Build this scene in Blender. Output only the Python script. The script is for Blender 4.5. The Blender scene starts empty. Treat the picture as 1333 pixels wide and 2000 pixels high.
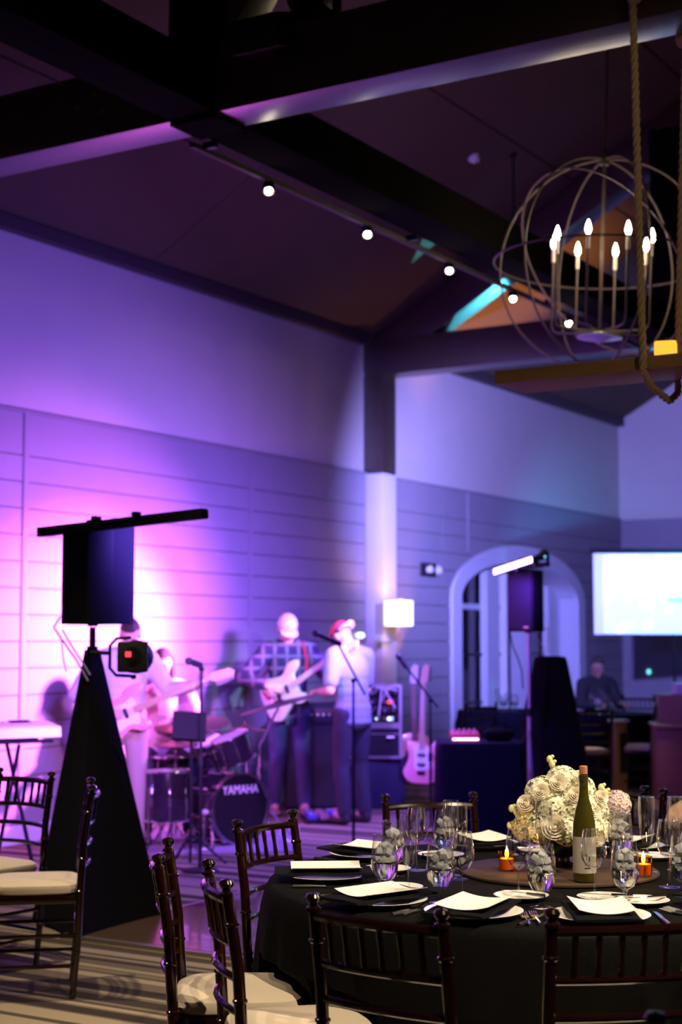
import bpy, bmesh, math, random
from mathutils import Vector, Matrix, Euler, noise
import numpy as np

random.seed(7)
S = bpy.context.scene
COL = S.collection
PI = math.pi

# ------------------------------------------------------------------ camera
F = 3022.0                                    # focal length in pixels of the 1333x2000 frame
CAMX, CAMH, YAW, PITCH = 8.4, 1.55, 0.548, 0.0832
cam_d = bpy.data.cameras.new('camera')
cam = bpy.data.objects.new('camera', cam_d)
COL.objects.link(cam)
cam.location = (CAMX, 0, CAMH)
cam.rotation_euler = (PI / 2 + PITCH, 0, YAW)
cam_d.sensor_fit = 'VERTICAL'
cam_d.sensor_height = 36.0
cam_d.lens = F / 2000 * 36.0
cam_d.clip_start = 0.05
cam_d.dof.use_dof = True
cam_d.dof.focus_distance = 4.9
cam_d.dof.aperture_fstop = 2.8
S.camera = cam

# ------------------------------------------------------------------ world, exposure
W = bpy.data.worlds.new('night'); S.world = W
W.use_nodes = True
W.node_tree.nodes['Background'].inputs[0].default_value = (0.30, 0.20, 0.55, 1)
W.node_tree.nodes['Background'].inputs[1].default_value = 0.012
S.view_settings.view_transform = 'Standard'
S.view_settings.look = 'None'
S.view_settings.exposure = 0.0
S.view_settings.gamma = 1.0
S.view_settings.use_curve_mapping = False
S.cycles.use_denoising = True
S.cycles.max_bounces = 14
S.cycles.diffuse_bounces = 3
S.cycles.glossy_bounces = 3
S.cycles.transmission_bounces = 14
S.cycles.transparent_max_bounces = 32
S.cycles.sample_clamp_indirect = 4.0
S.cycles.caustics_reflective = False
S.cycles.caustics_refractive = False

# ------------------------------------------------------------------ lamps of the hall
def aim(o, target):
    o.rotation_euler = (Vector(target) - o.location).to_track_quat('-Z', 'Y').to_euler()

def lamp(name, kind, loc, energy, color, target=None, size=0.1, size_y=None, angle=60, blend=0.5, spread=None):
    d = bpy.data.lights.new(name, kind)
    d.energy = energy; d.color = color
    if kind == 'SPOT':
        d.spot_size = math.radians(angle); d.spot_blend = blend; d.shadow_soft_size = size
    elif kind == 'AREA':
        d.size = size
        if size_y: d.shape = 'RECTANGLE'; d.size_y = size_y
        if spread: d.spread = math.radians(spread)
    else:
        d.shadow_soft_size = size
    o = bpy.data.objects.new(name, d); COL.objects.link(o); o.location = loc
    if target is not None: aim(o, target)
    return o

MAGENTA = (1.0, 0.16, 0.85); VIOLET = (0.30, 0.12, 1.0); BLUE = (0.16, 0.18, 1.0); CYAN = (0.10, 0.75, 1.0)
WARM = (1.0, 0.72, 0.42); ORANGE = (1.0, 0.36, 0.08)

lamp('par_can_beam', 'SPOT', (3.30, 6.95, 1.50), 800, (0.62, 0.22, 1.0), (0.0, 9.4, 1.1), 0.05, angle=78, blend=1.0)
lamp('led_bar_pink', 'SPOT', (2.42, 11.20, 2.14), 7000, MAGENTA, (0.0, 9.86, 1.40), 0.08, angle=56, blend=1.0)
lamp('led_bar_pink_wide', 'SPOT', (2.50, 11.28, 2.14), 1300, (0.8, 0.14, 0.95), (0.0, 9.95, 1.38), 0.10, angle=92, blend=1.0)
lamp('led_bar_beam_left', 'AREA', (3.34, 6.98, 2.27), 130, (0.17, 0.075, 1.0), (0.4, 11.2, 1.5), 0.4, 0.05, spread=150)
lamp('led_bar_beam_right', 'AREA', (2.42, 11.25, 2.16), 240, (0.24, 0.11, 1.0), (0.9, 10.6, 1.0), 0.8, 0.06)
lamp('front_white', 'SPOT', (3.4, 9.6, 2.4), 560, (0.36, 0.66, 1.0), (0.95, 11.6, 1.30), 0.05, angle=22, blend=0.9)
lamp('moving_head_wash', 'SPOT', (2.75, 11.95, 2.50), 3400, (0.26, 0.235, 1.0), (0.0, 18.2, 3.3), 0.05, angle=74, blend=0.9)
lamp('screen_side_wash', 'SPOT', (3.6, 17.2, 2.4), 420, (0.08, 0.40, 1.0), (0.0, 19.7, 2.0), 0.05, angle=70, blend=1.0)
lamp('cyan_beam_rafter', 'SPOT', (1.9, 18.2, 2.6), 3000, CYAN, (1.24, 14.45, 5.06), 0.03, angle=11, blend=0.3)
lamp('cyan_beam_chord', 'SPOT', (3.35, 14.41, 1.0), 9000, CYAN, (3.35, 14.41, 4.4), 0.02, angle=6, blend=0.4)
lamp('orange_uplight', 'SPOT', (1.0, 15.3, 1.0), 2400, ORANGE, (1.0, 15.6, 5.6), 0.05, angle=36, blend=0.8)
lamp('orange_graze', 'SPOT', (0.40, 14.95, 0.9), 110, ORANGE, (0.0, 14.72, 3.0), 0.03, angle=60, blend=0.8)
lamp('far_seat_fill', 'SPOT', (3.3, 13.6, 4.2), 260, WARM, (2.55, 13.9, 0.4), 0.03, angle=36, blend=0.7)  # added spot without a fixture, brightens the far chair seats
lamp('led_bar_spill', 'SPOT', (2.88, 11.78, 2.18), 110, (0.16, 0.04, 1.0), (2.75, 12.3, 1.88), 0.03, angle=70, blend=0.8)
TRACK_Y = (7.67, 8.86, 10.06, 11.17, 12.30)
for ty in TRACK_Y:
    lamp('track_beam', 'SPOT', (3.2, ty, 4.22), 30, WARM, (3.6, ty - 0.3, 0), 0.03, angle=60, blend=0.8)
NEARW = (1.0, 0.80, 0.55)
for loc, tgt, e, an in (((3.2, 5.0, 4.25), (3.6, 5.3, 0.2), 500, 74), ((3.2, 3.2, 4.25), (5.4, 3.8, 0.4), 220, 60),
                        ((9.4, 6.0, 4.25), (6.3, 4.9, 0.7), 1100, 40), ((8.6, 2.6, 4.25), (6.3, 4.7, 0.7), 850, 42), ((9.6, 3.4, 4.25), (6.1, 6.5, 3.4), 150, 30)):
    lamp('near_track_beam', 'SPOT', loc, e, NEARW, tgt, 0.04, angle=an, blend=0.7)

# ------------------------------------------------------------------ helpers: where a pixel lies in the room
_fw = Vector((-math.sin(YAW) * math.cos(PITCH), math.cos(YAW) * math.cos(PITCH), math.sin(PITCH)))
_rt = Vector((math.cos(YAW), math.sin(YAW), 0)); _up = _rt.cross(_fw)
_C = Vector((CAMX, 0, CAMH))
def at(px, py, X=None, Y=None, Z=None, d=None):
    r = _fw + _rt * ((px - 666.5) / F) - _up * ((py - 1000) / F)
    if X is not None: t = (X - _C.x) / r.x
    elif Y is not None: t = (Y - _C.y) / r.y
    elif Z is not None: t = (Z - _C.z) / r.z
    else: t = d
    return _C + r * t
def cw(lat, z, h=0.0):
    return Vector((CAMX + lat * math.cos(YAW) - z * math.sin(YAW), lat * math.sin(YAW) + z * math.cos(YAW), h))

# ------------------------------------------------------------------ materials
def mat(name, col, rough=0.6, metal=0.0, var=0.0, scale=6.0, bump=0.0, emit=None, estr=0.0, trans=0.0, ior=1.45, spec=None, sheen=0.0, stretch=None, coat=0.0):
    m = bpy.data.materials.new(name); m.use_nodes = True
    nt = m.node_tree; b = nt.nodes['Principled BSDF']
    b.inputs['Base Color'].default_value = (*col, 1)
    b.inputs['Roughness'].default_value = rough
    b.inputs['Metallic'].default_value = metal
    b.inputs['IOR'].default_value = ior
    if spec is not None: b.inputs['Specular IOR Level'].default_value = spec
    if trans: b.inputs['Transmission Weight'].default_value = trans
    if sheen: b.inputs['Sheen Weight'].default_value = sheen
    if coat: b.inputs['Coat Weight'].default_value = coat
    if emit:
        b.inputs['Emission Color'].default_value = (*emit, 1); b.inputs['Emission Strength'].default_value = estr
    if var or bump:
        tc = nt.nodes.new('ShaderNodeTexCoord'); mp = nt.nodes.new('ShaderNodeMapping')
        if stretch: mp.inputs['Scale'].default_value = stretch
        nz = nt.nodes.new('ShaderNodeTexNoise'); nz.inputs['Scale'].default_value = scale; nz.inputs['Detail'].default_value = 4
        nt.links.new(tc.outputs['Object'], mp.inputs[0]); nt.links.new(mp.outputs[0], nz.inputs['Vector'])
        if var:
            mx = nt.nodes.new('ShaderNodeMix'); mx.data_type = 'RGBA'
            mx.inputs[6].default_value = (*[c * (1 - var) for c in col], 1)
            mx.inputs[7].default_value = (*[min(1, c * (1 + var)) for c in col], 1)
            nt.links.new(nz.outputs['Fac'], mx.inputs[0]); nt.links.new(mx.outputs[2], b.inputs['Base Color'])
        if bump:
            bp = nt.nodes.new('ShaderNodeBump'); bp.inputs['Strength'].default_value = bump; bp.inputs['Distance'].default_value = 0.02
            nt.links.new(nz.outputs['Fac'], bp.inputs['Height']); nt.links.new(bp.outputs[0], b.inputs['Normal'])
    return m

def carpet_mat():
    m = bpy.data.materials.new('striped_carpet'); m.use_nodes = True
    nt = m.node_tree; b = nt.nodes['Principled BSDF']; b.inputs['Roughness'].default_value = 0.95
    b.inputs['Specular IOR Level'].default_value = 0.1
    tc = nt.nodes.new('ShaderNodeTexCoord'); mp = nt.nodes.new('ShaderNodeMapping')
    mp.inputs['Scale'].default_value = (0.02, 4.6, 1)
    nz = nt.nodes.new('ShaderNodeTexNoise'); nz.inputs['Scale'].default_value = 1.0; nz.inputs['Detail'].default_value = 1.5
    cr = nt.nodes.new('ShaderNodeValToRGB'); cr.color_ramp.interpolation = 'CONSTANT'
    e = cr.color_ramp.elements
    e[0].position = 0.0; e[0].color = (0.045, 0.034, 0.024, 1)
    e[1].position = 0.40; e[1].color = (0.16, 0.125, 0.08, 1)
    for p, c in ((0.46, (0.36, 0.29, 0.19)), (0.53, (0.09, 0.07, 0.048)), (0.57, (0.20, 0.16, 0.10)), (0.64, (0.055, 0.042, 0.03))):
        x = e.new(p); x.color = (*c, 1)
    fz = nt.nodes.new('ShaderNodeTexNoise'); fz.inputs['Scale'].default_value = 220
    mx = nt.nodes.new('ShaderNodeMix'); mx.data_type = 'RGBA'; mx.blend_type = 'MULTIPLY'; mx.inputs[0].default_value = 0.5
    nt.links.new(tc.outputs['Object'], mp.inputs[0]); nt.links.new(mp.outputs[0], nz.inputs['Vector'])
    nt.links.new(nz.outputs['Fac'], cr.inputs[0]); nt.links.new(tc.outputs['Object'], fz.inputs['Vector'])
    nt.links.new(cr.outputs[0], mx.inputs[6]); nt.links.new(fz.outputs['Color'], mx.inputs[7])
    nt.links.new(mx.outputs[2], b.inputs['Base Color'])
    bp = nt.nodes.new('ShaderNodeBump'); bp.inputs['Strength'].default_value = 0.4; bp.inputs['Distance'].default_value = 0.01
    nt.links.new(fz.outputs['Fac'], bp.inputs['Height']); nt.links.new(bp.outputs[0], b.inputs['Normal'])
    return m

def plaid_mat():
    m = bpy.data.materials.new('plaid_flannel'); m.use_nodes = True
    nt = m.node_tree; b = nt.nodes['Principled BSDF']; b.inputs['Roughness'].default_value = 0.9
    tc = nt.nodes.new('ShaderNodeTexCoord'); sx = nt.nodes.new('ShaderNodeSeparateXYZ')
    nt.links.new(tc.outputs['Object'], sx.inputs[0])
    outs = []
    for k, fr in (('X', 60.0), ('Z', 60.0)):
        mm = nt.nodes.new('ShaderNodeMath'); mm.operation = 'MULTIPLY'; mm.inputs[1].default_value = fr
        sn = nt.nodes.new('ShaderNodeMath'); sn.operation = 'SINE'
        ad = nt.nodes.new('ShaderNodeMath'); ad.operation = 'MULTIPLY_ADD'; ad.inputs[1].default_value = 0.5; ad.inputs[2].default_value = 0.5
        nt.links.new(sx.outputs[k], mm.inputs[0]); nt.links.new(mm.outputs[0], sn.inputs[0]); nt.links.new(sn.outputs[0], ad.inputs[0])
        outs.append(ad)
    su = nt.nodes.new('ShaderNodeMath'); su.operation = 'MAXIMUM'
    nt.links.new(outs[0].outputs[0], su.inputs[0]); nt.links.new(outs[1].outputs[0], su.inputs[1])
    dv = nt.nodes.new('ShaderNodeMath'); dv.operation = 'MULTIPLY'; dv.inputs[1].default_value = 1.0
    nt.links.new(su.outputs[0], dv.inputs[0])
    cr = nt.nodes.new('ShaderNodeValToRGB'); e = cr.color_ramp.elements
    e[0].position = 0.45; e[0].color = (0.018, 0.018, 0.05, 1); e[1].position = 1.0; e[1].color = (0.15, 0.14, 0.19, 1)
    x = e.new(0.8); x.color = (0.05, 0.045, 0.09, 1)
    nt.links.new(dv.outputs[0], cr.inputs[0]); nt.links.new(cr.outputs[0], b.inputs['Base Color'])
    return m

def rope_mat():
    m = mat('hemp_rope', (0.36, 0.25, 0.13), 0.9)
    nt = m.node_tree; b = nt.nodes['Principled BSDF']
    return m

def screen_mat():
    # the projected picture: a washed-out white frame with pale silhouettes (it is light, so it emits)
    m = bpy.data.materials.new('projected_picture'); m.use_nodes = True
    nt = m.node_tree; b = nt.nodes['Principled BSDF']; b.inputs['Base Color'].default_value = (0.7, 0.7, 0.7, 1)
    tc = nt.nodes.new('ShaderNodeTexCoord'); nz = nt.nodes.new('ShaderNodeTexNoise'); nz.inputs['Scale'].default_value = 5; nz.inputs['Detail'].default_value = 3
    sx = nt.nodes.new('ShaderNodeSeparateXYZ')
    nt.links.new(tc.outputs['Object'], nz.inputs['Vector']); nt.links.new(tc.outputs['Object'], sx.inputs[0])
    mr = nt.nodes.new('ShaderNodeMapRange'); mr.inputs[1].default_value = 0.75; mr.inputs[2].default_value = 0.25; mr.inputs[3].default_value = 0; mr.inputs[4].default_value = 0.22
    nt.links.new(sx.outputs['Z'], mr.inputs[0])
    sb = nt.nodes.new('ShaderNodeMath'); sb.operation = 'SUBTRACT'
    nt.links.new(nz.outputs['Fac'], sb.inputs[0]); nt.links.new(mr.outputs[0], sb.inputs[1])
    cr = nt.nodes.new('ShaderNodeValToRGB'); e = cr.color_ramp.elements
    e[0].position = 0.36; e[0].color = (0.36, 0.74, 0.88, 1); e[1].position = 0.42; e[1].color = (1, 1, 1, 1)
    nt.links.new(sb.outputs[0], cr.inputs[0]); nt.links.new(cr.outputs[0], b.inputs['Emission Color'])
    b.inputs['Emission Strength'].default_value = 1.15
    return m

M = {}
def mk(k, *a, **kw): M[k] = mat(k, *a, **kw)
mk('plaster', (0.56, 0.53, 0.46), 0.9, var=0.05, scale=3)
mk('board_paint', (0.27, 0.26, 0.28), 0.7, var=0.06, scale=4)
mk('pilaster_paint', (0.66, 0.64, 0.66), 0.7, var=0.05, scale=4)
mk('ceiling_panel', (0.080, 0.058, 0.030), 0.9, var=0.12, scale=2)
mk('timber', (0.045, 0.030, 0.021), 0.32, ior=1.9, var=0.3, scale=4, stretch=(1, 8, 8), bump=0.03)
mk('timber_y', (0.0045, 0.0042, 0.0045), 1.0, spec=0.04, var=0.3, scale=4, stretch=(8, 1, 8), bump=0.1)
mk('dark_gap', (0.02, 0.018, 0.018), 0.9)
mk('cornice_wood', (0.06, 0.05, 0.045), 0.7, var=0.1)
mk('parquet', (0.10, 0.06, 0.035), 0.16, var=0.25, scale=5, stretch=(10, 1, 1), coat=0.4)
mk('metal_trim', (0.35, 0.30, 0.24), 0.4, metal=0.8)
M['carpet'] = carpet_mat()
mk('black_paint', (0.009, 0.009, 0.011), 0.7, spec=0.25)
mk('black_cloth', (0.006, 0.006, 0.007), 0.95, spec=0.1, bump=0.1, scale=30)
mk('table_black', (0.0026, 0.0026, 0.0028), 0.9, spec=0.1, bump=0.12, scale=60)
mk('navy_cloth', (0.008, 0.008, 0.020), 0.95, spec=0.1)
mk('black_plastic', (0.012, 0.012, 0.015), 0.6, spec=0.3, bump=0.05, scale=80)
mk('grille', (0.02, 0.02, 0.022), 0.6, metal=0.3, bump=0.3, scale=150)
mk('dark_steel', (0.05, 0.05, 0.055), 0.35, metal=0.9)
mk('orb_iron', (0.11, 0.085, 0.07), 0.5, metal=0.4)
mk('chrome', (0.80, 0.80, 0.82), 0.12, metal=1.0)
mk('steel', (0.55, 0.55, 0.58), 0.28, metal=1.0)
mk('silver_cutlery', (0.75, 0.73, 0.70), 0.16, metal=1.0)
mk('mahogany', (0.012, 0.0028, 0.0025), 0.16, var=0.3, scale=12, coat=0.5)
mk('cushion', (0.62, 0.52, 0.40), 0.85, var=0.06, scale=10, bump=0.08)
mk('china', (0.80, 0.78, 0.74), 0.15)
mk('card', (0.82, 0.79, 0.74), 0.75)
mk('napkin', (0.004, 0.004, 0.005), 0.9, spec=0.1, bump=0.15, scale=90)
mk('water', (1, 1, 1), 0.0, trans=1.0, ior=1.33)
mk('ice', (0.86, 0.87, 0.91), 0.3, trans=0.5, ior=1.31, bump=0.4, scale=40)
mk('bottle_glass', (0.10, 0.085, 0.012), 0.08, trans=0.55, ior=1.5)
mk('bottle_label', (0.38, 0.34, 0.30), 0.6, var=0.1)
mk('ink', (0.03, 0.03, 0.03), 0.6)
mk('cork', (0.42, 0.16, 0.08), 0.6, var=0.15, scale=40)
mk('runner_wood', (0.05, 0.026, 0.013), 0.65, var=0.35, scale=10, stretch=(1, 10, 1))
mk('wax', (0.90, 0.75, 0.5), 0.6)
mk('flame', (1, 0.8, 0.5), 0.6, emit=(1.0, 0.62, 0.25), estr=30)
mk('bulb', (1, 0.9, 0.7), 0.6, emit=(1.0, 0.80, 0.52), estr=60)
mk('track_bulb', (1, 0.9, 0.7), 0.6, emit=(1.0, 0.84, 0.60), estr=70)
mk('candle_sleeve', (0.75, 0.68, 0.55), 0.5)
mk('amber_candle', (0.9, 0.45, 0.08), 0.5, emit=(1.0, 0.46, 0.04), estr=1.3)
mk('hydrangea', (0.86, 0.84, 0.62), 0.7, var=0.12, scale=30)
mk('rose', (0.84, 0.77, 0.62), 0.6, var=0.05, scale=20)
mk('bud', (0.70, 0.68, 0.32), 0.6, var=0.1, scale=30)
mk('blush_petal', (0.75, 0.60, 0.58), 0.7, var=0.06, scale=30)
mk('leaf', (0.05, 0.11, 0.03), 0.5, var=0.3, scale=20)
mk('skin', (0.62, 0.38, 0.28), 0.5, var=0.05, scale=15)
mk('skin_dark', (0.20, 0.11, 0.08), 0.5)
mk('hair', (0.025, 0.016, 0.012), 0.6, bump=0.5, scale=120)
mk('eye', (0.02, 0.015, 0.015), 0.2)
mk('lip', (0.40, 0.16, 0.14), 0.5)
mk('pale_shirt', (0.55, 0.55, 0.60), 0.85, bump=0.25, scale=12)
mk('grey_tee', (0.19, 0.25, 0.29), 0.9, bump=0.3, scale=12)
mk('pink_shirt', (0.60, 0.36, 0.40), 0.9, bump=0.25, scale=12)
mk('dark_suit', (0.012, 0.012, 0.016), 0.9)
mk('khaki', (0.38, 0.30, 0.26), 0.9, bump=0.25, scale=10)
mk('jeans', (0.055, 0.055, 0.13), 0.9, bump=0.3, scale=12)
mk('dark_trousers', (0.030, 0.032, 0.045), 0.9, bump=0.25, scale=10)
mk('shoe', (0.03, 0.025, 0.03), 0.5)
mk('tan_shoe', (0.30, 0.18, 0.15), 0.6)
mk('cap_cloth', (0.62, 0.58, 0.52), 0.9)
mk('cap_red', (0.45, 0.03, 0.05), 0.8)
mk('cap_white', (0.80, 0.80, 0.80), 0.8)
mk('red_strap', (0.35, 0.03, 0.05), 0.7)
M['plaid'] = plaid_mat()
mk('ivory_lacquer', (0.82, 0.78, 0.68), 0.25, coat=0.4)
mk('pink_lit_lacquer', (0.88, 0.34, 0.36), 0.25, coat=0.4)  # pinkish lacquer with the magenta stage light put into its colour
mk('natural_lacquer', (0.55, 0.33, 0.18), 0.25, coat=0.4, var=0.15, scale=8)
mk('maple', (0.62, 0.42, 0.24), 0.35, var=0.15, scale=10)
mk('pickguard', (0.85, 0.84, 0.82), 0.3)
mk('drum_shell', (0.020, 0.012, 0.025), 0.18, coat=0.6)
mk('drum_head', (0.60, 0.58, 0.56), 0.6)
mk('black_head', (0.010, 0.010, 0.012), 0.35)
mk('cymbal', (0.12, 0.085, 0.06), 0.4, metal=1.0)
mk('white_print', (0.75, 0.75, 0.75), 0.6)
mk('key_white', (0.75, 0.75, 0.75), 0.4)
mk('key_body', (0.75, 0.74, 0.78), 0.4)
mk('cable', (0.55, 0.50, 0.52), 0.6)
mk('dark_cable', (0.03, 0.03, 0.04), 0.6)
mk('alu', (0.60, 0.60, 0.62), 0.35, metal=0.9)
mk('case_navy', (0.015, 0.016, 0.045), 0.7)
mk('red_digits', (1, 0, 0), 0.5, emit=(1.0, 0.05, 0.08), estr=3.0)
mk('led_pink', (1, 0.6, 1), 0.5, emit=(0.85, 0.40, 1.0), estr=9.0)
mk('led_white', (1, 1, 1), 0.5, emit=(0.65, 0.95, 1.0), estr=2.2)
mk('led_cyan', (0.3, 1, 1), 0.5, emit=(0.2, 0.85, 1.0), estr=1.5)
mk('lamp_shade', (0.9, 0.85, 0.75), 0.8, emit=(1.0, 0.86, 0.66), estr=1.5)
mk('pedal_pink', (0.65, 0.30, 0.40), 0.4)
mk('pedal_blue', (0.10, 0.12, 0.45), 0.4)
mk('mixer_red', (0.55, 0.05, 0.07), 0.4)
mk('oak_cabinet', (0.22, 0.09, 0.05), 0.5, var=0.25, scale=5, stretch=(1, 1, 6))
mk('tan_wood', (0.30, 0.19, 0.10), 0.5, var=0.2, scale=6)
mk('white_gloss', (0.78, 0.80, 0.80), 0.35)
mk('window_paint', (0.62, 0.64, 0.68), 0.5)
mk('curtain', (0.52, 0.52, 0.60), 0.9)
def thin_glass(name, tint, gloss=(1, 1, 1)):
    # a thin clear wall: light goes straight through, the surface mirrors by its Fresnel share
    m = bpy.data.materials.new(name); m.use_nodes = True; nt = m.node_tree
    nt.nodes.remove(nt.nodes['Principled BSDF']); out = nt.nodes['Material Output']
    tr = nt.nodes.new('ShaderNodeBsdfTransparent'); tr.inputs[0].default_value = (*tint, 1)
    gl = nt.nodes.new('ShaderNodeBsdfGlossy'); gl.inputs['Roughness'].default_value = 0.02; gl.inputs[0].default_value = (*gloss, 1)
    lw = nt.nodes.new('ShaderNodeLayerWeight'); lw.inputs['Blend'].default_value = 0.5
    pw = nt.nodes.new('ShaderNodeMath'); pw.operation = 'POWER'; pw.inputs[1].default_value = 3.5
    fr = nt.nodes.new('ShaderNodeMath'); fr.operation = 'MULTIPLY_ADD'; fr.inputs[1].default_value = 0.85; fr.inputs[2].default_value = 0.09
    nt.links.new(lw.outputs['Facing'], pw.inputs[0]); nt.links.new(pw.outputs[0], fr.inputs[0])
    mx = nt.nodes.new('ShaderNodeMixShader')
    nt.links.new(fr.outputs[0], mx.inputs[0]); nt.links.new(tr.outputs[0], mx.inputs[1]); nt.links.new(gl.outputs[0], mx.inputs[2])
    nt.links.new(mx.outputs[0], out.inputs[0]); return m
M['glass'] = thin_glass('glass', (0.97, 0.97, 0.97))
M['amber_glass'] = thin_glass('amber_glass', (1.0, 0.62, 0.20))
M['pane'] = thin_glass('pane', (0.92, 0.95, 0.97))
M['rope'] = rope_mat()
M['screen'] = screen_mat()

# ------------------------------------------------------------------ mesh builder
class MB:
    def __init__(s): s.v = []; s.f = []
    def add(s, vs, fs):
        o = len(s.v); s.v += [tuple(v) for v in vs]; s.f += [tuple(i + o for i in f) for f in fs]; return s
    def box(s, c, sz, R=None):
        c = Vector(c); h = Vector(sz) / 2
        vs = [Vector((x * h.x, y * h.y, z * h.z)) for x in (-1, 1) for y in (-1, 1) for z in (-1, 1)]
        if R is not None: vs = [R @ v for v in vs]
        return s.add([v + c for v in vs], [(0, 1, 3, 2), (4, 6, 7, 5), (0, 4, 5, 1), (2, 3, 7, 6), (0, 2, 6, 4), (1, 5, 7, 3)])
    def tube(s, pts, r, n=8, closed=False):
        pts = [Vector(p) for p in pts]; k = len(pts)
        rs = r if isinstance(r, (list, tuple)) else [r] * k
        vs = []; prev = None
        for i, p in enumerate(pts):
            if closed: t = pts[(i + 1) % k] - pts[i - 1]
            else: t = pts[min(i + 1, k - 1)] - pts[max(i - 1, 0)]
            if t.length < 1e-9: t = Vector((0, 0, 1))
            t.normalize()
            if prev is None:
                a = Vector((0, 0, 1)) if abs(t.z) < 0.9 else Vector((1, 0, 0))
                u = t.cross(a).normalized()
            else:
                u = prev - t * prev.dot(t)
                u = u.normalized() if u.length > 1e-6 else t.orthogonal().normalized()
            prev = u; w = t.cross(u)
            vs += [p + (u * math.cos(2 * PI * j / n) + w * math.sin(2 * PI * j / n)) * rs[i] for j in range(n)]
        fs = []
        for i in range(k if closed else k - 1):
            a, b = i * n, ((i + 1) % k) * n
            fs += [(a + j, a + (j + 1) % n, b + (j + 1) % n, b + j) for j in range(n)]
        if not closed: fs += [tuple(range(n))[::-1], tuple(range((k - 1) * n, k * n))]
        return s.add(vs, fs)
    def cyl(s, a, b, ra, rb=None, n=16): return s.tube([a, b], [ra, ra if rb is None else rb], n)
    def lathe(s, prof, n=24, M_=None, o=(0, 0, 0)):
        o = Vector(o); vs = []; fs = []; k = len(prof)
        for r, z in prof:
            for j in range(n):
                v = Vector((max(r, 1e-5) * math.cos(2 * PI * j / n), max(r, 1e-5) * math.sin(2 * PI * j / n), z))
                vs.append((M_ @ v if M_ is not None else v) + o)
        for i in range(k - 1):
            fs += [(i * n + j, i * n + (j + 1) % n, (i + 1) * n + (j + 1) % n, (i + 1) * n + j) for j in range(n)]
        return s.add(vs, fs)
    def ell(s, c, r, R=None, nu=14, nv=9):
        c = Vector(c); vs = []; fs = []
        if not hasattr(r, '__len__'): r = (r, r, r)
        for i in range(nv + 1):
            t = PI * i / nv
            for j in range(nu):
                p = 2 * PI * j / nu
                v = Vector((r[0] * math.sin(t) * math.cos(p), r[1] * math.sin(t) * math.sin(p), r[2] * math.cos(t)))
                vs.append((R @ v if R is not None else v) + c)
        for i in range(nv):
            fs += [(i * nu + j, (i + 1) * nu + j, (i + 1) * nu + (j + 1) % nu, i * nu + (j + 1) % nu) for j in range(nu)]
        return s.add(vs, fs)
    def prism(s, poly, z0, z1, M_=None):
        n = len(poly)
        vs = [Vector((x, y, z0)) for x, y in poly] + [Vector((x, y, z1)) for x, y in poly]
        if M_ is not None: vs = [M_ @ v for v in vs]
        fs = [tuple(range(n))[::-1], tuple(range(n, 2 * n))] + [(i, (i + 1) % n, n + (i + 1) % n, n + i) for i in range(n)]
        return s.add(vs, fs)
    def mesh(s, name):
        me = bpy.data.meshes.new(name); me.from_pydata(s.v, [], s.f); me.update()
        return me
    def build(s, name, m, parent=None, smooth=True, bevel=0.0):
        me = s.mesh(name)
        if bevel:
            bm = bmesh.new(); bm.from_mesh(me)
            bmesh.ops.bevel(bm, geom=list(bm.edges), offset=bevel, segments=2, affect='EDGES', profile=0.6)
            bm.to_mesh(me); bm.free()
        return link(name, me, m, parent, smooth)

def link(name, me, m, parent=None, smooth=True):
    if m is not None and not me.materials: me.materials.append(m)
    if smooth:
        me.polygons.foreach_set('use_smooth', [True] * len(me.polygons))
        me.set_sharp_from_angle(angle=math.radians(38))
    o = bpy.data.objects.new(name, me); COL.objects.link(o)
    if parent: o.parent = parent
    return o
def bx(name, c, sz, m, parent=None, R=None, bevel=0.0): return MB().box(c, sz, R).build(name, m, parent, smooth=bool(bevel), bevel=bevel)
def tag(o, label, cat, group=None, kind=None):
    if label: o['label'] = label
    if cat: o['category'] = cat
    if group: o['group'] = group
    if kind: o['kind'] = kind
    return o
def thing(name, loc, label, cat, rz=0.0, group=None):
    o = bpy.data.objects.new(name, None); COL.objects.link(o)
    o.empty_display_size = 0.1
    o.location = loc; o.rotation_euler = (0, 0, rz)
    return tag(o, label, cat, group)
def st(o): o['kind'] = 'structure'; return o
def dup(root, loc, rz, label, group=None):
    r = root.copy(); COL.objects.link(r); r.location = loc; r.rotation_euler = (0, 0, rz); r['label'] = label
    if group: r['group'] = group
    for ch in list(root.children):
        c = ch.copy(); COL.objects.link(c); c.parent = r
        for g in list(ch.children):
            d = g.copy(); COL.objects.link(d); d.parent = c
    return r
def frame(origin, xdir, zdir):
    x = Vector(xdir).normalized(); z = Vector(zdir); z = (z - x * z.dot(x)).normalized(); y = z.cross(x)
    m = Matrix((x, y, z)).transposed().to_4x4(); m.translation = Vector(origin); return m
def rotz(a): return Matrix.Rotation(a, 3, 'Z')

# ================================================================== SETTING
YC = 21.76; PZ = 3.34; WZ = 4.74; YB = -5.0
TY0, TY1 = 6.61, 6.88          # near truss
CY0, CY1 = 14.26, 14.55        # far truss
XR, ZR = 7.0, 4.82 + 0.58 * 7.0
slope = math.atan(0.58)

fl = st(bx('floor', (7, (YB + YC) / 2, -0.05), (14.4, YC - YB + 0.4, 0.1), M['carpet']))

# left wall: plaster above, painted boards below, an arched window in the far bay
AY, AW, AS, AR = 18.25, 1.80, 2.06, 0.50       # arch centre, half width of the opening, springing height, rise
def arch_z(y, w=AW, rise=AR, s=AS):
    t = (y - AY) / w
    return s + rise * math.sqrt(max(0, 1 - t * t)) if abs(t) < 1 else 0.0
def arch_halfw(z):
    if z <= AS: return AW
    t = (z - AS) / AR
    return AW * math.sqrt(max(0, 1 - t * t)) if t < 1 else 0.0

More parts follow.
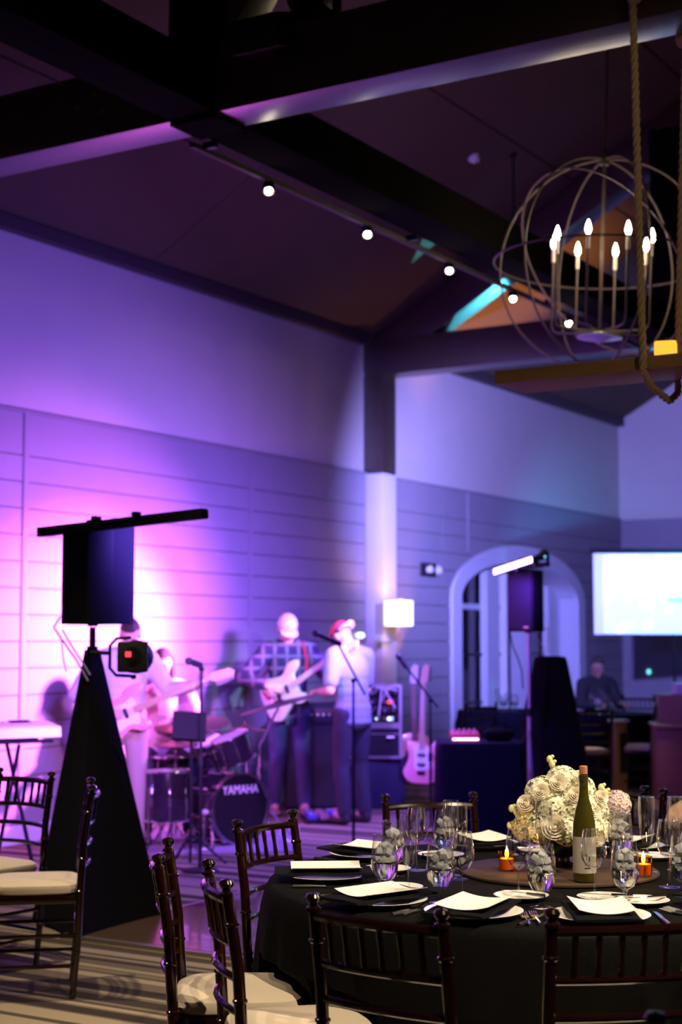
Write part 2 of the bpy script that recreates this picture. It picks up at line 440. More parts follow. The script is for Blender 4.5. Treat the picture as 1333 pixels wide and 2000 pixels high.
wl = st(MB().box((-0.14, (YB + YC) / 2, (PZ + WZ + 0.2) / 2), (0.24, YC - YB, WZ + 0.2 - PZ)).build('wall_left', M['plaster'], None, False))
# backing behind the boards, with the opening left free
b = MB()
b.box((-0.16, (YB + AY - AW) / 2, PZ / 2), (0.24, AY - AW - YB, PZ)); b.box((-0.16, (AY + AW + YC) / 2, PZ / 2), (0.24, YC - AY - AW, PZ))
NS = 28
for i in range(NS):
    y0, y1 = AY - AW + 2 * AW * i / NS, AY - AW + 2 * AW * (i + 1) / NS
    z0, z1 = max(AS, arch_z(y0)), max(AS, arch_z(y1))
    vs = [(x, y, z) for x in (-0.28, -0.04) for y, z in ((y0, z0), (y1, z1), (y1, PZ), (y0, PZ))]
    b.add(vs, [(0, 1, 2, 3), (7, 6, 5, 4), (0, 4, 5, 1), (1, 5, 6, 2), (2, 6, 7, 3), (3, 7, 4, 0)])
b.build('board_backing', M['dark_gap'], wl, False)
seams = [YB, -2.4, 1.2, 5.9, 9.01, 12.1, 14.25, 16.05, AY, 20.6, YC]
def board(y0, y1, z0, z1):
    g = 0.004
    y0 += g; y1 -= g; z0 += g; z1 -= g
    polys = []
    if z1 <= 0.0: return
    hb, ht = arch_halfw(z0), arch_halfw(z1)
    if hb <= 0 or y1 <= AY - hb or y0 >= AY + hb:
        polys.append([(y0, z0), (y1, z0), (y1, z1), (y0, z1)])
    else:
        n = 6
        for sgn in (-1, 1):
            edge = [(AY + sgn * arch_halfw(z0 + (z1 - z0) * i / n), z0 + (z1 - z0) * i / n) for i in range(n + 1)]
            lim = y0 if sgn < 0 else y1
            edge = [(max(y0, min(y1, y)), z) for y, z in edge]
            if max(abs(y - lim) for y, z in edge) < 0.02: continue
            polys.append([(lim, z0)] + edge + [(lim, z1)] if sgn < 0 else [(lim, z1)] + edge[::-1] + [(lim, z0)])
    for p in polys:
        n = len(p); d = random.uniform(-0.001, 0.001)
        vs = [(-0.03, y, z) for y, z in p] + [(d, y, z) for y, z in p]
        fs = [tuple(range(n)), tuple(range(2 * n - 1, n - 1, -1))] + [(i, n + i, n + (i + 1) % n, (i + 1) % n) for i in range(n)]
        MB().add(vs, fs).build('board', M['board_paint'], wl, False)
rows = [PZ, 3.0] + [3.0 - 0.2075 * i for i in range(1, 14)] + [0.14]
for i in range(len(rows) - 1):
    for j in range(len(seams) - 1):
        board(seams[j], seams[j + 1], rows[i + 1], rows[i])
for y in (5.9, 9.01, 12.1, 16.72):
    z0 = 0.14 if y != 16.72 else 2.62
    bx('batten', (0.004, y, (z0 + PZ) / 2), (0.016, 0.055, PZ - z0), M['board_paint'], wl)
bb = st(bx('baseboard_left', (0.012, (YB + AY - AW) / 2, 0.07), (0.04, AY - AW - YB, 0.14), M['pilaster_paint']))
bx('cap_rail', (-0.005, (YB + YC) / 2, PZ + 0.008), (0.05, YC - YB, 0.02), M['board_paint'], wl)
t1 = st(bx('trim_1', (0.03, (YB + YC) / 2, WZ + 0.055), (0.10, YC - YB, 0.11), M['cornice_wood']))
t1['label'] = 'dark wooden cornice strip along the top of the plaster wall'

# pilaster and timber post of the far truss
pl = st(bx('trim_2', (0.11, (CY0 + CY1) / 2, PZ / 2), (0.22, CY1 - CY0, PZ), M['pilaster_paint'], bevel=0.006))
pl['label'] = 'pale painted pilaster against the board wall, below the timber post'

# far wall
wb = st(bx('wall_back', (7, YC + 0.1, (PZ + ZR + 0.3) / 2), (14.4, 0.2, ZR + 0.3 - PZ), M['plaster']))
for k in range(5):
    bx('wall_panel', (1.4 + 2.8 * k, YC + 0.08, PZ / 2), (2.79, 0.2, PZ), M['board_paint'], wb)
wr = st(bx('wall_right', (14.1, (YB + YC) / 2, 2.4), (0.2, YC - YB, 4.9), M['plaster']))
wn = st(bx('wall_front', (7, YB - 0.1, ZR / 2), (14.4, 0.2, ZR + 0.3), M['plaster']))

# ceiling: sloping panels with dark joints
ce = st(MB().add([(0, YB, 4.84), (0, YC, 4.84), (XR, YC, ZR + 0.02), (XR, YB, ZR + 0.02), (14, YC, 4.84), (14, YB, 4.84),
                  (0, YB, 5.0), (0, YC, 5.0), (XR, YC, ZR + 0.2), (XR, YB, ZR + 0.2), (14, YC, 5.0), (14, YB, 5.0)],
                 [(0, 3, 2, 1), (3, 5, 4, 2), (6, 7, 8, 9), (9, 8, 10, 11)]).build('ceiling', M['dark_gap'], None, False))
for side in (0, 1):
    edges = [0.0, 1.15, 2.4, 3.65, 4.9, 6.15, XR] if side == 0 else [0.0, 2.4, 4.9, XR]
    ys = [YB, -1.0, 2.85, TY0, 10.5, CY0, 18.1, YC] if side == 0 else [YB, TY0, CY0, YC]
    for i in range(len(edges) - 1):
        for j in range(len(ys) - 1):
            x0, x1 = edges[i] + 0.008, edges[i + 1] - 0.008
            y0, y1 = ys[j] + 0.006, ys[j + 1] - 0.006
            f = lambda x: 4.82 + 0.58 * x
            sx = lambda x: x if side == 0 else 14 - x
            vs = [(sx(x), y, f(x) + dz) for dz in (0, 0.03) for x, y in ((x0, y0), (x1, y0), (x1, y1), (x0, y1))]
            fs = [(0, 1, 2, 3), (7, 6, 5, 4), (0, 4, 5, 1), (1, 5, 6, 2), (2, 6, 7, 3), (3, 7, 4, 0)]
            MB().add(vs, fs).build('ceiling_panel', M['ceiling_panel'], ce, False)

# timber trusses
def beam(name, a, b, w, h, m, parent, horiz=None):
    a = Vector(a); b = Vector(b); d = b - a
    z = Vector((0, 0, 1)) if abs(d.normalized().z) < 0.95 else Vector((1, 0, 0))
    fr = frame((a + b) / 2, d, z)
    o = MB().box((0, 0, 0), (d.length, w, h)).build(name, m, None, True, bevel=0.008)
    for v in o.data.vertices: v.co = fr @ v.co
    if parent: o.parent = parent
    return o
def truss(n, y0, y1, lab):
    yc = (y0 + y1) / 2; w = y1 - y0
    r = st(thing('trim_%d' % n, (0, 0, 0), lab, None))
    beam('chord', (0.0, yc, 4.595), (14.0, yc, 4.595), w, 0.39, M['timber'], r)
    for s in (0, 1):
        X = (lambda x: x) if s == 0 else (lambda x: 14 - x)
        beam('rafter', (X(-0.05), yc, 4.50), (X(XR), yc, ZR - 0.30), w, 0.36, M['timber'], r)
        beam('queen_post', (X(3.425), yc, 4.7), (X(3.425), yc, 6.55), w + 0.02, 0.35, M['timber_y'], r)
        beam('strut', (X(3.5), yc, 4.85), (X(5.6), yc, 7.6), w * 0.8, 0.24, M['timber'], r)
        bx('beam_seat', (X(3.42), yc, 4.388), (0.31, w + 0.01, 0.026), M['timber_y'], r)
    beam('king_post', (7, yc, 4.7), (7, yc, ZR - 0.4), w, 0.3, M['timber'], r)
    return r
tn = truss(3, TY0, TY1, 'nearer timber truss crossing the top of the picture')
tf = truss(4, CY0, CY1, 'farther timber truss rising from the post beside the pilaster')
beam('wall_post', (0.10, (CY0 + CY1) / 2, PZ), (0.10, (CY0 + CY1) / 2, 4.40), CY1 - CY0, 0.24, M['timber'], tf)
# flange bolts and bracket on the near chord, bits of hardware that catch the light
for x, z in ((2.60, 4.60), (2.72, 4.66), (2.78, 4.55)):
    MB().cyl((x, TY0 - 0.012, z), (x, TY0 + 0.01, z), 0.016, n=10).build('bolt', M['metal_trim'], tn)
r5 = st(thing('trim_5', (0, 0, 0), 'dark longitudinal beams running between the trusses above the track lights', None))
for y0, y1 in ((YB, TY0), (TY1, CY0), (CY1, YC)):
    beam('long_beam', (3.42, y0, 4.54), (3.42, y1, 4.54), 0.30, 0.28, M['timber_y'], r5)

# arched window in the far bay
wi = st(thing('window_1', (0, 0, 0), 'wide arched window with pale surround in the far bay of the board wall', None))
def arch_ring(w0, rise0, w1, rise1, s0, s1, x0, x1, name, m):
    pts0 = []; pts1 = []
    n = 30
    for w, rise, s, L in ((w0, rise0, s0, pts0), (w1, rise1, s1, pts1)):
        L.append((AY - w, 0.0))
        for i in range(n + 1):
            t = PI - PI * i / n
            L.append((AY + w * math.cos(t), s + rise * math.sin(t)))
        L.append((AY + w, 0.0))
    k = len(pts0); vs = []
    for x in (x0, x1):
        vs += [(x, y, z) for y, z in pts0] + [(x, y, z) for y, z in pts1]
    fs = []
    for i in range(k - 1):
        a, b, c, d = i, i + 1, k + i, k + i + 1
        fs += [(a, b, d, c), (2 * k + c, 2 * k + d, 2 * k + b, 2 * k + a), (a, 2 * k + a, 2 * k + b, b), (c, d, 2 * k + d, 2 * k + c)]
    fs += [(0, k, 3 * k, 2 * k), (k - 1, 3 * k - 1, 4 * k - 1, 2 * k - 1)]
    return MB().add(vs, fs).build(name, m, wi)
arch_ring(AW - 0.02, AR - 0.01, AW + 0.22, AR + 0.21, AS, AS, -0.05, 0.035, 'surround', M['window_paint'])
arch_ring(AW - 0.03, AR - 0.02, AW + 0.02, AR + 0.02, AS, AS, -0.42, -0.03, 'reveal', M['window_paint'])
def wy(px, x=-0.36): return at(px, 1300, X=x).y
for a, c in ((953, 977), (990, 993), (1074, 1094), (1101, 1121)):
    y0, y1 = wy(a, -0.25), wy(c, -0.25); ym = (y0 + y1) / 2
    bx('mullion', (-0.30, ym, (arch_z(ym) or AS) / 2), (0.10, y1 - y0, (arch_z(ym) or AS)), M['white_gloss'] if c - a < 5 else M['window_paint'], wi)
for a, c in ((996, 1030),):
    y0, y1 = wy(a, -0.30), wy(c, -0.30); n = 18
    vs = []
    top = min(arch_z(y0) or AS, arch_z(y1) or AS) - 0.04
    for k in range(n + 1):
        yy = y0 + (y1 - y0) * k / n
        vs += [(-0.29 + 0.022 * math.sin(k * 2.1), yy, 0.05), (-0.29 + 0.018 * math.sin(k * 2.1 + 0.4), yy, top)]
    MB().add(vs, [(2 * k, 2 * k + 2, 2 * k + 3, 2 * k + 1) for k in range(n)]).build('curtain', M['curtain'], wi)
for z, hh in ((1.98, 0.07), (1.38, 0.03), (0.78, 0.03)):
    bx('transom', (-0.345, AY, z), (0.05, 2 * AW - 0.06, hh), M['window_paint'] if hh > 0.05 else M['dark_steel'], wi)
for k in range(6):
    y0 = AY - AW + 2 * AW * k / 6; y1 = y0 + 2 * AW / 6
    for z0, z1 in ((0.1, 1.95), (2.02, 99)):
        za, zb = (z1, z1) if z1 < 9 else (max(z0, arch_z(y0) - .01), max(z0, arch_z(y1) - .01))
        zm = arch_z((y0 + y1) / 2) - 0.01 if z1 > 9 else z1
        MB().prism([(y0 + .01, z0), (y1 - .01, z0), (y1 - .01, zb), ((y0 + y1) / 2, max(zm, zb, za) if z1 > 9 else z1), (y0 + .01, za)], -0.385, -0.379, Matrix(((0, 0, 1), (1, 0, 0), (0, 1, 0)))).build('pane', M['pane'], wi, False)
bx('sill', (-0.2, AY, 0.06), (0.5, 2 * AW + 0.2, 0.12), M['window_paint'], wi)

# polished dance floor, laid in panels
df = thing('dance_floor', (2.85, 6.27, 0), 'polished dark dance floor laid over the striped carpet', 'dance floor')
for i in range(5):
    for j in range(5):
        bx('floor_panel', (0.04 + 0.9 * i + 0.45, 0.04 + 0.9 * j + 0.45, 0.012), (0.898, 0.898, 0.024), M['parquet'], df)
for c, sz in (((2.29, 0.02, 0.011), (4.58, 0.04, 0.022)), ((2.29, 4.56, 0.011), (4.58, 0.04, 0.022)), ((0.02, 2.29, 0.011), (0.04, 4.5, 0.022)), ((4.56, 2.29, 0.011), (0.04, 4.5, 0.022))):
    bx('edge_strip', c, sz, M['metal_trim'], df)

# ================================================================== CHAIRS
def make_chair(lab, group):
    t = thing('chiavari_chair', (0, 0, 0), lab, 'chair', 0, group)
    # local: seat centre at origin, front is +Y, back posts at y = -0.19
    def post_pts(s):
        return [(s * 0.185, -0.165, 0.0), (s * 0.19, -0.185, 0.25), (s * 0.193, -0.19, 0.45), (s * 0.193, -0.205, 0.68), (s * 0.193, -0.235, 0.875)]
    for s in (-1, 1):
        m = MB(); m.tube(post_pts(s), [0.014, 0.016, 0.0175, 0.0165, 0.0155], 10)
        top = Vector((s * 0.193, -0.238, 0.875))
        m.lathe([(0.0, -0.004), (0.019, 0.0), (0.019, 0.008), (0.011, 0.014), (0.011, 0.018), (0.019, 0.026), (0.021, 0.034), (0.016, 0.042), (0.0, 0.046)], 12, None, top)
        for z in (0.20, 0.46, 0.60, 0.80):
            k = post_pts(s); yy = np.interp(z, [p[2] for p in k], [p[1] for p in k])
            m.lathe([(0.017, -0.006), (0.0205, -0.003), (0.0205, 0.003), (0.017, 0.006)], 10, None, (s * 0.193, yy, z))
        m.build('back_post', M['mahogany'], t)
        m = MB(); m.tube([(s * 0.19, 0.185, 0.0), (s * 0.192, 0.188, 0.22), (s * 0.19, 0.18, 0.42)], [0.012, 0.0165, 0.0175], 10)
        m.build('front_leg', M['mahogany'], t)
    def rail_pts(z, y, bow=0.035, n=9):
        return [(-0.193 + 0.386 * i / (n - 1), y - bow * (1 - (2 * i / (n - 1) - 1) ** 2), z + 0.004 * (1 - (2 * i / (n - 1) - 1) ** 2)) for i in range(n)]
    for z, y, r in ((0.862, -0.232, 0.0135), (0.745, -0.213, 0.0105), (0.655, -0.203, 0.0105), (0.565, -0.198, 0.0095)):
        MB().tube(rail_pts(z, y), r, 8).build('rail', M['mahogany'], t)
    for k in range(6):
        f = -1 + 2 * (k + 1) / 7
        by = 0.035 * (1 - f * f)
        a = Vector((0.193 * f, -0.213 - by, 0.748)); c = Vector((0.193 * f, -0.232 - by, 0.864)); mid = (a + c) / 2
        MB().tube([a, a.lerp(c, .2), mid, a.lerp(c, .8), c], [0.0062, 0.0085, 0.0066, 0.0085, 0.0062], 8).build('spindle', M['mahogany'], t)
    bx('seat_frame', (0, 0, 0.425), (0.40, 0.40, 0.035), M['mahogany'], t, bevel=0.008)
    n = 28; prof = []
    m = MB()
    rings = [(0.93, 0.0), (1.0, 0.010), (1.02, 0.026), (0.99, 0.042), (0.90, 0.052), (0.60, 0.058), (0.0, 0.060)]
    vs = []
    for sc, z in rings:
        for j in range(n):
            a = 2 * PI * j / n; c, s_ = math.cos(a), math.sin(a); e = 0.42
            x = math.copysign(abs(c) ** e, c) * 0.198 * sc; y = math.copysign(abs(s_) ** e, s_) * 0.198 * sc
            vs.append((x, y, 0.443 + z))
    fs = [(i * n + j, i * n + (j + 1) % n, (i + 1) * n + (j + 1) % n, (i + 1) * n + j) for i in range(len(rings) - 1) for j in range(n)]
    m.add(vs, fs).build('cushion', M['cushion'], t)
    for z in (0.14, 0.27):
        for s in (-1, 1):
            MB().tube([(s * 0.188, -0.178, z), (s * 0.19, 0.186, z)], 0.0085, 8).build('stretcher', M['mahogany'], t)
        MB().tube([(-0.19, 0.186, z + .03), (0.19, 0.186, z + .03)], 0.0085, 8).build('stretcher', M['mahogany'], t)
        MB().tube([(-0.188, -0.178, z + .03), (0.188, -0.178, z + .03)], 0.0085, 8).build('stretcher', M['mahogany'], t)
    return t

def chair_pose(mid_lat, mid_z, ang):
    # midpoint of the back-post tops (0.238 behind the seat centre), facing angle in the camera's ground frame (90 = straight away)
    f = Vector((math.cos(ang), math.sin(ang)))
    s = Vector((mid_lat, mid_z)) + f * 0.238
    p = cw(s.x, s.y)
    return p, ang + YAW - PI / 2
TC = cw(0.73, 5.22)
D = math.radians
GR = 'dark wood chiavari chairs round the laid table'
chairs = [
    (0.085, 3.84, D(53), 'dark mahogany chiavari chair at the front of the laid table, cream seat half hidden', GR),
    (0.69, 3.765, D(100), 'dark mahogany chiavari chair at the right front edge of the laid table', GR),
    (-0.55, 4.86, D(2), 'dark chiavari chair edge-on at the far left, cream seat striped by shadow', GR),
    (-0.345, 4.37, D(12), 'dark chiavari chair edge-on nearest the table, violet glints on its knobs', GR),
    (-0.275, 5.73, D(-29), 'dark chiavari chair left of the table, its slats before the bass drum', GR),
    (0.37, 6.52, D(-75), 'dark chiavari chair on the far side of the table, in front of the pink guitar', GR),
    (1.15, 6.92, D(-112), 'dark chiavari chair on the far side of the table, behind the white flowers', GR),
    (1.54, 6.60, D(-125), 'dark chiavari chair at the far right of the table, only its top rail showing', GR),
    (0.73, 2.72, D(-85), 'nearest dark chiavari chair, only its round post knob showing at the bottom edge', None),
    (-1.13, 7.08, D(190), 'dark chiavari chair with a pale cushion beside the black skirted speaker stand', 'chairs at the left edge'),
    (-1.56, 7.72, D(232), 'dark chiavari chair with arched slats under the keyboard at the left edge', 'chairs at the left edge'),
]
ch0 = None; seat_poses = []
for lat, z, ang, lab, gr in chairs:
    p, rz = chair_pose(lat, z, ang); seat_poses.append((p, rz))
    if ch0 is None:
        ch0 = make_chair(lab, gr); ch0.location = p; ch0.rotation_euler = (0, 0, rz)
    else:
        c = dup(ch0, p, rz, lab)
        if gr: c['group'] = gr
        elif 'group' in c: del c['group']
# chairs of the tables farther back, in the far right corner
def far_chair(px, py_seat, ang, lab):
    p = at(px, py_seat, Z=0.47)
    c = dup(ch0, (p.x, p.y, 0), ang + YAW - PI / 2, lab, 'chairs at the far tables')
far_chair(1145, 1467, D(100), 'far chair with a tan seat, right of the black draped stand')
far_chair(1250, 1459, D(150), 'far chair with a bright cyan-lit seat, in front of the wooden cabinet')
far_chair(915, 1455, D(120), 'far dark chair below the left side of the arched window')
far_chair(1262, 1429, D(60), 'far chair standing behind the cyan-lit one, near the far wall')

# ================================================================== NEAR TABLE
TR = 0.97; TZ = 0.765
tb = thing('round_table', (TC.x, TC.y, 0), 'round banquet table hidden under the black cloth', 'table')
MB().lathe([(0, 0.715), (TR - .02, 0.715), (TR, 0.725), (TR, 0.75), (TR - .02, 0.755), (0, 0.755)], 48).build('tabletop', M['runner_wood'], tb)
for k in range(4):
    a = PI / 4 + k * PI / 2
    MB().tube([(0.55 * math.cos(a), 0.55 * math.sin(a), 0), (0.5 * math.cos(a), 0.5 * math.sin(a), 0.715)], 0.016).build('leg', M['dark_steel'], tb)
n = 220; vs = []; prof = []
rings = [(0.0, 0), (0.3, 0), (0.6, 0), (0.9, 0), (0.985, 0), (1.0, -0.006), (1.012, -0.025)]
for r, dz in rings:
    for j in range(n):
        a = 2 * PI * j / n; vs.append((TR * r * math.cos(a), TR * r * math.sin(a), TZ + dz))
NZ = 12
for i in range(1, NZ + 1):
    f = i / NZ
    for j in range(n):
        a = 2 * PI * j / n
        w = (math.sin(a * 23 + 1.3 * math.sin(a * 3)) * 0.6 + 0.4 * math.sin(a * 41 + 2)) * 0.035 * f ** 0.8
        sw = 0.015 + 0.05 * f ** 0.7 + w
        zc = TZ - 0.025 - (TZ - 0.035) * f; rr = TR + sw
        if zc < 0.53:                                          # the cloth hangs in front of the chair seats pushed against it
            for cp, crz in seat_poses:
                for _ in range(30):
                    q = rotz(-crz) @ (Vector((TC.x + rr * math.cos(a), TC.y + rr * math.sin(a), 0)) - cp)
                    if abs(q.x) < 0.225 and -0.25 < q.y < 0.215: rr -= 0.012
                    else: break
        vs.append((rr * math.cos(a), rr * math.sin(a), zc))
fs = [(i * n + j, i * n + (j + 1) % n, (i + 1) * n + (j + 1) % n, (i + 1) * n + j) for i in range(len(rings) + NZ - 1) for j in range(n)]
tc_ = MB().add(vs, fs).build('tablecloth', M['table_black'])
tc_.location = (TC.x, TC.y, 0)
tag(tc_, 'black floor-length cloth draped over the near round table', 'tablecloth')
ZT = TZ + 0.0006
ls = cw(0.74, 5.33, ZT)
o = MB().lathe([(0, 0), (0.33, 0), (0.335, 0.004), (0.335, 0.010), (0.33, 0.013), (0, 0.013)], 56).build('serving_board', M['runner_wood'])
o.location = ls; tag(o, 'round brown wooden board in the middle of the black table', 'board')
ZB = ZT + 0.0132
def onboard(p): return (Vector((p.x, p.y)) - Vector((ls.x, ls.y))).length < 0.325
def tpos(lat, z, r=0.0):
    p = cw(lat, z); d = (p.xy - ls.xy).length
    if abs(d - 0.335) < r:                       # keep bases from straddling the board's rim
        q = (p.xy - ls.xy).normalized() * (0.335 - r - 0.004 if d < 0.335 else 0.335 + r + 0.004)
        p = Vector((ls.x + q.x, ls.y + q.y, 0))
    p.z = ZB if onboard(p) else ZT
    return p

# --- place settings
ord_ = ['front', 'front left', 'left front', 'left', 'far left', 'far middle', 'far right', 'right front', 'right', 'right back']
seats = [(0, .78), (26, .80), (50, .80), (88, .78), (128, .80), (166, .80), (206, .80), (-36, .72), (-76, .70), (-118, .74)]
where = ['straight behind the right front chair', 'at the left of the front row', 'behind the front left chair', 'at the left rim beside the edge-on chairs',
         'on the far left of the table', 'on the far side left of the flowers', 'on the far side right of the flowers', 'at the right front, cut by the picture edge', 'at the right edge beside the candle', 'on the far right']
plate0 = None
def mk_plate():
    o = MB().lathe([(0, 0.004), (0.06, 0.003), (0.085, 0.0), (0.092, 0.003), (0.140, 0.017), (0.1425, 0.020), (0.139, 0.0205), (0.09, 0.0085), (0, 0.0075)], 40).build('dinner_plate', M['china'])
    return o
def mk_napkin():
    t = thing('napkin', (0, 0, 0), 'x', 'napkin'); 
    n = 12; m = MB(); vs = []
    for k in range(2):
        zz = 0.007 * k
        for i in range(n + 1):
            y = -0.17 + 0.32 * i / n
            z = 0.0255 + zz + 0.0 * y
            for x in (-0.092 + 0.003 * k, -0.03, 0.03, 0.092 - 0.003 * k):
                vs.append((x, y, z + 0.002 * math.sin(y * 40 + x * 30 + k)))
    fs = []
    for k in range(2):
        for i in range(n):
            for q in range(3):
                a = k * (n + 1) * 4 + i * 4 + q; f = (a, a + 1, a + 5, a + 4); fs.append(f if k else f[::-1])
    for i in range(n):
        for q in (0, 3):
            a = i * 4 + q; b2 = a + (n + 1) * 4; fs.append((a, a + 4, b2 + 4, b2) if q == 0 else (a, b2, b2 + 4, a + 4))
    for i, sg in ((0, 1), (n, -1)):
        for q in range(3):
            a = i * 4 + q; b2 = a + (n + 1) * 4; fs.append((a, b2, b2 + 1, a + 1) if sg < 0 else (a, a + 1, b2 + 1, b2))
    bpy.data.objects.remove(t)
    return MB().add(vs, fs).build('napkin', M['napkin'])
def mk_card():
    n = 10; vs = []
    for k in range(2):
        for i in range(n + 1):
            u = -1 + 2 * i / n
            for y in (-0.115, 0.115):
                vs.append((0.080 * u, y, 0.0365 + 0.012 * u * u + 0.0012 * k))
    fs = []
    for i in range(n):
        a = 2 * i; b2 = a + 2 * (n + 1)
        fs += [(a, a + 1, a + 3, a + 2), (b2, b2 + 2, b2 + 3, b2 + 1), (a, a + 2, b2 + 2, b2), (a + 1, b2 + 1, b2 + 3, a + 3)]
    fs += [(0, 2 * n + 2, 2 * n + 3, 1), (2 * n, 2 * n + 1, 4 * n + 3, 4 * n + 2)]
    return MB().add(vs, fs).build('menu_card', M['card'])
def mk_fork():
    t = MB(); t.tube([(0, -0.095, 0.005), (0, -0.06, 0.006), (0, 0.02, 0.004)], [0.006, 0.005, 0.003], 8)
    t.box((0, 0.035, 0.005), (0.022, 0.035, 0.003))
    for k in range(4): t.tube([(-0.0095 + 0.0063 * k, 0.05, 0.005), (-0.0095 + 0.0063 * k, 0.098, 0.009)], [0.0022, 0.0014], 6)
    return t.build('fork', M['silver_cutlery'])
def mk_knife():
    t = MB(); t.tube([(0, -0.11, 0.006), (0, -0.05, 0.006), (0, -0.005, 0.005)], [0.007, 0.0065, 0.004], 8)
    t.prism([(-0.004, -0.005), (0.008, 0.0), (0.010, 0.06), (0.006, 0.105), (-0.003, 0.115)], 0.004, 0.0062)
    return t.build('knife', M['silver_cutlery'])
def mk_bread():
    return MB().lathe([(0, 0.003), (0.045, 0.002), (0.055, 0.0), (0.060, 0.003), (0.083, 0.012), (0.0845, 0.0145), (0.082, 0.0145), (0.058, 0.006), (0, 0.006)], 36).build('bread_plate', M['china'])
def mk_butter():
    t = MB(); t.tube([(0, -0.085, 0.019), (0, -0.02, 0.019)], [0.0055, 0.004], 8); t.prism([(-0.003, -0.02), (0.008, -0.01), (0.009, 0.06), (0, 0.078)], 0.0178, 0.0196)
    return t.build('butter_knife', M['silver_cutlery'])
protos = {}
def put(kind, mkf, loc, rz, lab, cat, group):
    if kind not in protos: o = protos[kind] = mkf()
    else: o = protos[kind].copy(); COL.objects.link(o)
    o.location = loc; o.rotation_euler = (0, 0, rz)
    return tag(o, lab, cat, group)
tc2 = Vector((0.73, 5.22))
for k, (phi, r) in enumerate(seats):
    a = D(phi)
    out = Vector((-math.sin(a), -math.cos(a)))             # from table centre towards the diner, camera ground frame
    rgt = Vector((-out.y, out.x))                          # diner's left hand when facing the centre is -rgt
    ang = math.atan2(-out.y, -out.x) + YAW - PI / 2         # local +Y points to the table centre
    c = tc2 + out * r
    def w2(o_, r_, z): q = c + out * o_ + rgt * r_; p = cw(q.x, q.y); p.z = z; return p
    # clockwise side of the diner (their right) is +x local
    right = Vector((math.cos(ang), math.sin(ang), 0)); fwd = Vector((-math.sin(ang), math.cos(ang), 0))
    base = cw(c.x, c.y, ZT)
    w = where[k]
    put('plate', mk_plate, base, ang, 'round white dinner plate ' + w, 'plate', 'dinner plates')
    put('napkin', mk_napkin, base, ang, 'black folded napkin across the plate ' + w, 'napkin', 'black napkins')
    put('card', mk_card, base + right * 0.004, ang + 0.06 * math.sin(k * 3), 'curling white menu card on the napkin ' + w, 'menu card', 'menu cards')
    put('fork', mk_fork, base - right * 0.178, ang, 'outer silver fork left of the plate ' + w, 'fork', 'forks')
    put('fork', mk_fork, base - right * 0.208 - fwd * .01, ang, 'far-left silver fork by the plate ' + w, 'fork', 'forks')
    put('knife', mk_knife, base + right * 0.175, ang, 'silver dinner knife right of the plate ' + w, 'knife', 'knives')
    bp = base - right * 0.16 + fwd * 0.21
    if abs(phi) < 10: bp = tpos(0.80, 4.77); bp.z = ZT
    if 20 < phi < 30: bp = tpos(0.55, 4.80); bp.z = ZT
    if (bp.xy - ls.xy).length < 0.425:
        q = (bp.xy - ls.xy).normalized() * 0.425; bp = Vector((ls.x + q.x, ls.y + q.y, ZT))
    put('bread', mk_bread, bp, ang, 'small bread plate beyond the setting ' + w, 'bread plate', 'bread plates')
    put('butter', mk_butter, bp, ang + 1.3, 'butter knife on the bread plate ' + w, 'butter knife', 'butter knives')

# --- glasses
def glass_proto(name, prof_out, wall, water=None):
    t = thing(name, (0, 0, 0), 'x', 'glass')
    inner = []
    bowl = [i for i, (r, z) in enumerate(prof_out) if z >= water[0]]
    for r, z in reversed(prof_out):
        if z >= water[0]: inner.append((max(r - wall, 0.0), z))
    prof = [(0, 0.0)] + prof_out + inner + [(0.0, water[0])]
    MB().lathe(prof, 28).build('glass_body', M['glass'], t)
    if water[1]:
        w = [(max(r - wall - 0.0006, 0), z + 0.0006) for r, z in prof_out if water[0] <= z <= water[1]]
        lr = w[-1][0]
        m = MB().lathe([(0, w[0][1])] + w + [(lr * 0.9, w[-1][1] + 0.004), (0, w[-1][1] + 0.002)], 24)
        m.build('water', M['water'], t)
        rnd = random.Random(5)
        for k, (x, y, z) in enumerate(((-.014, -.013, .136), (.015, -.010, .134), (.0, .018, .138), (-.017, .012, .110), (.015, .016, .108), (.006, -.019, .111), (-.019, -.012, .112), (.020, .0, .112), (.002, .002, .118), (.002, .002, .150), (-.016, .008, .143), (.012, .010, .146))):
            R = Euler((rnd.uniform(-.6, .6), rnd.uniform(-.6, .6), rnd.uniform(0, 3))).to_matrix()
            MB().box((x, y, z), (.022, .021, .020), R).build('ice_cube', M['ice'], t, bevel=.004)
    return t
G_goblet = [(0.034, 0.0), (0.035, 0.002), (0.012, 0.006), (0.006, 0.012), (0.006, 0.035), (0.012, 0.042), (0.028, 0.052), (0.040, 0.075), (0.043, 0.100), (0.0415, 0.135), (0.037, 0.170), (0.0355, 0.185)]
G_wine = [(0.033, 0.0), (0.034, 0.002), (0.010, 0.006), (0.004, 0.012), (0.0038, 0.085), (0.008, 0.092), (0.026, 0.104), (0.037, 0.125), (0.040, 0.145), (0.036, 0.185), (0.031, 0.212)]
G_flute = [(0.031, 0.0), (0.032, 0.002), (0.009, 0.006), (0.004, 0.012), (0.0038, 0.075), (0.007, 0.084), (0.018, 0.105), (0.026, 0.150), (0.0285, 0.190), (0.0275, 0.235), (0.026, 0.25)]
gp = {'goblet': glass_proto('water_goblet', G_goblet, 0.0014, (0.046, 0.100)),
      'wine': glass_proto('wine_glass', G_wine, 0.0012, (0.096, None)),
      'flute': glass_proto('champagne_flute', G_flute, 0.0012, (0.090, None))}
gused = set()
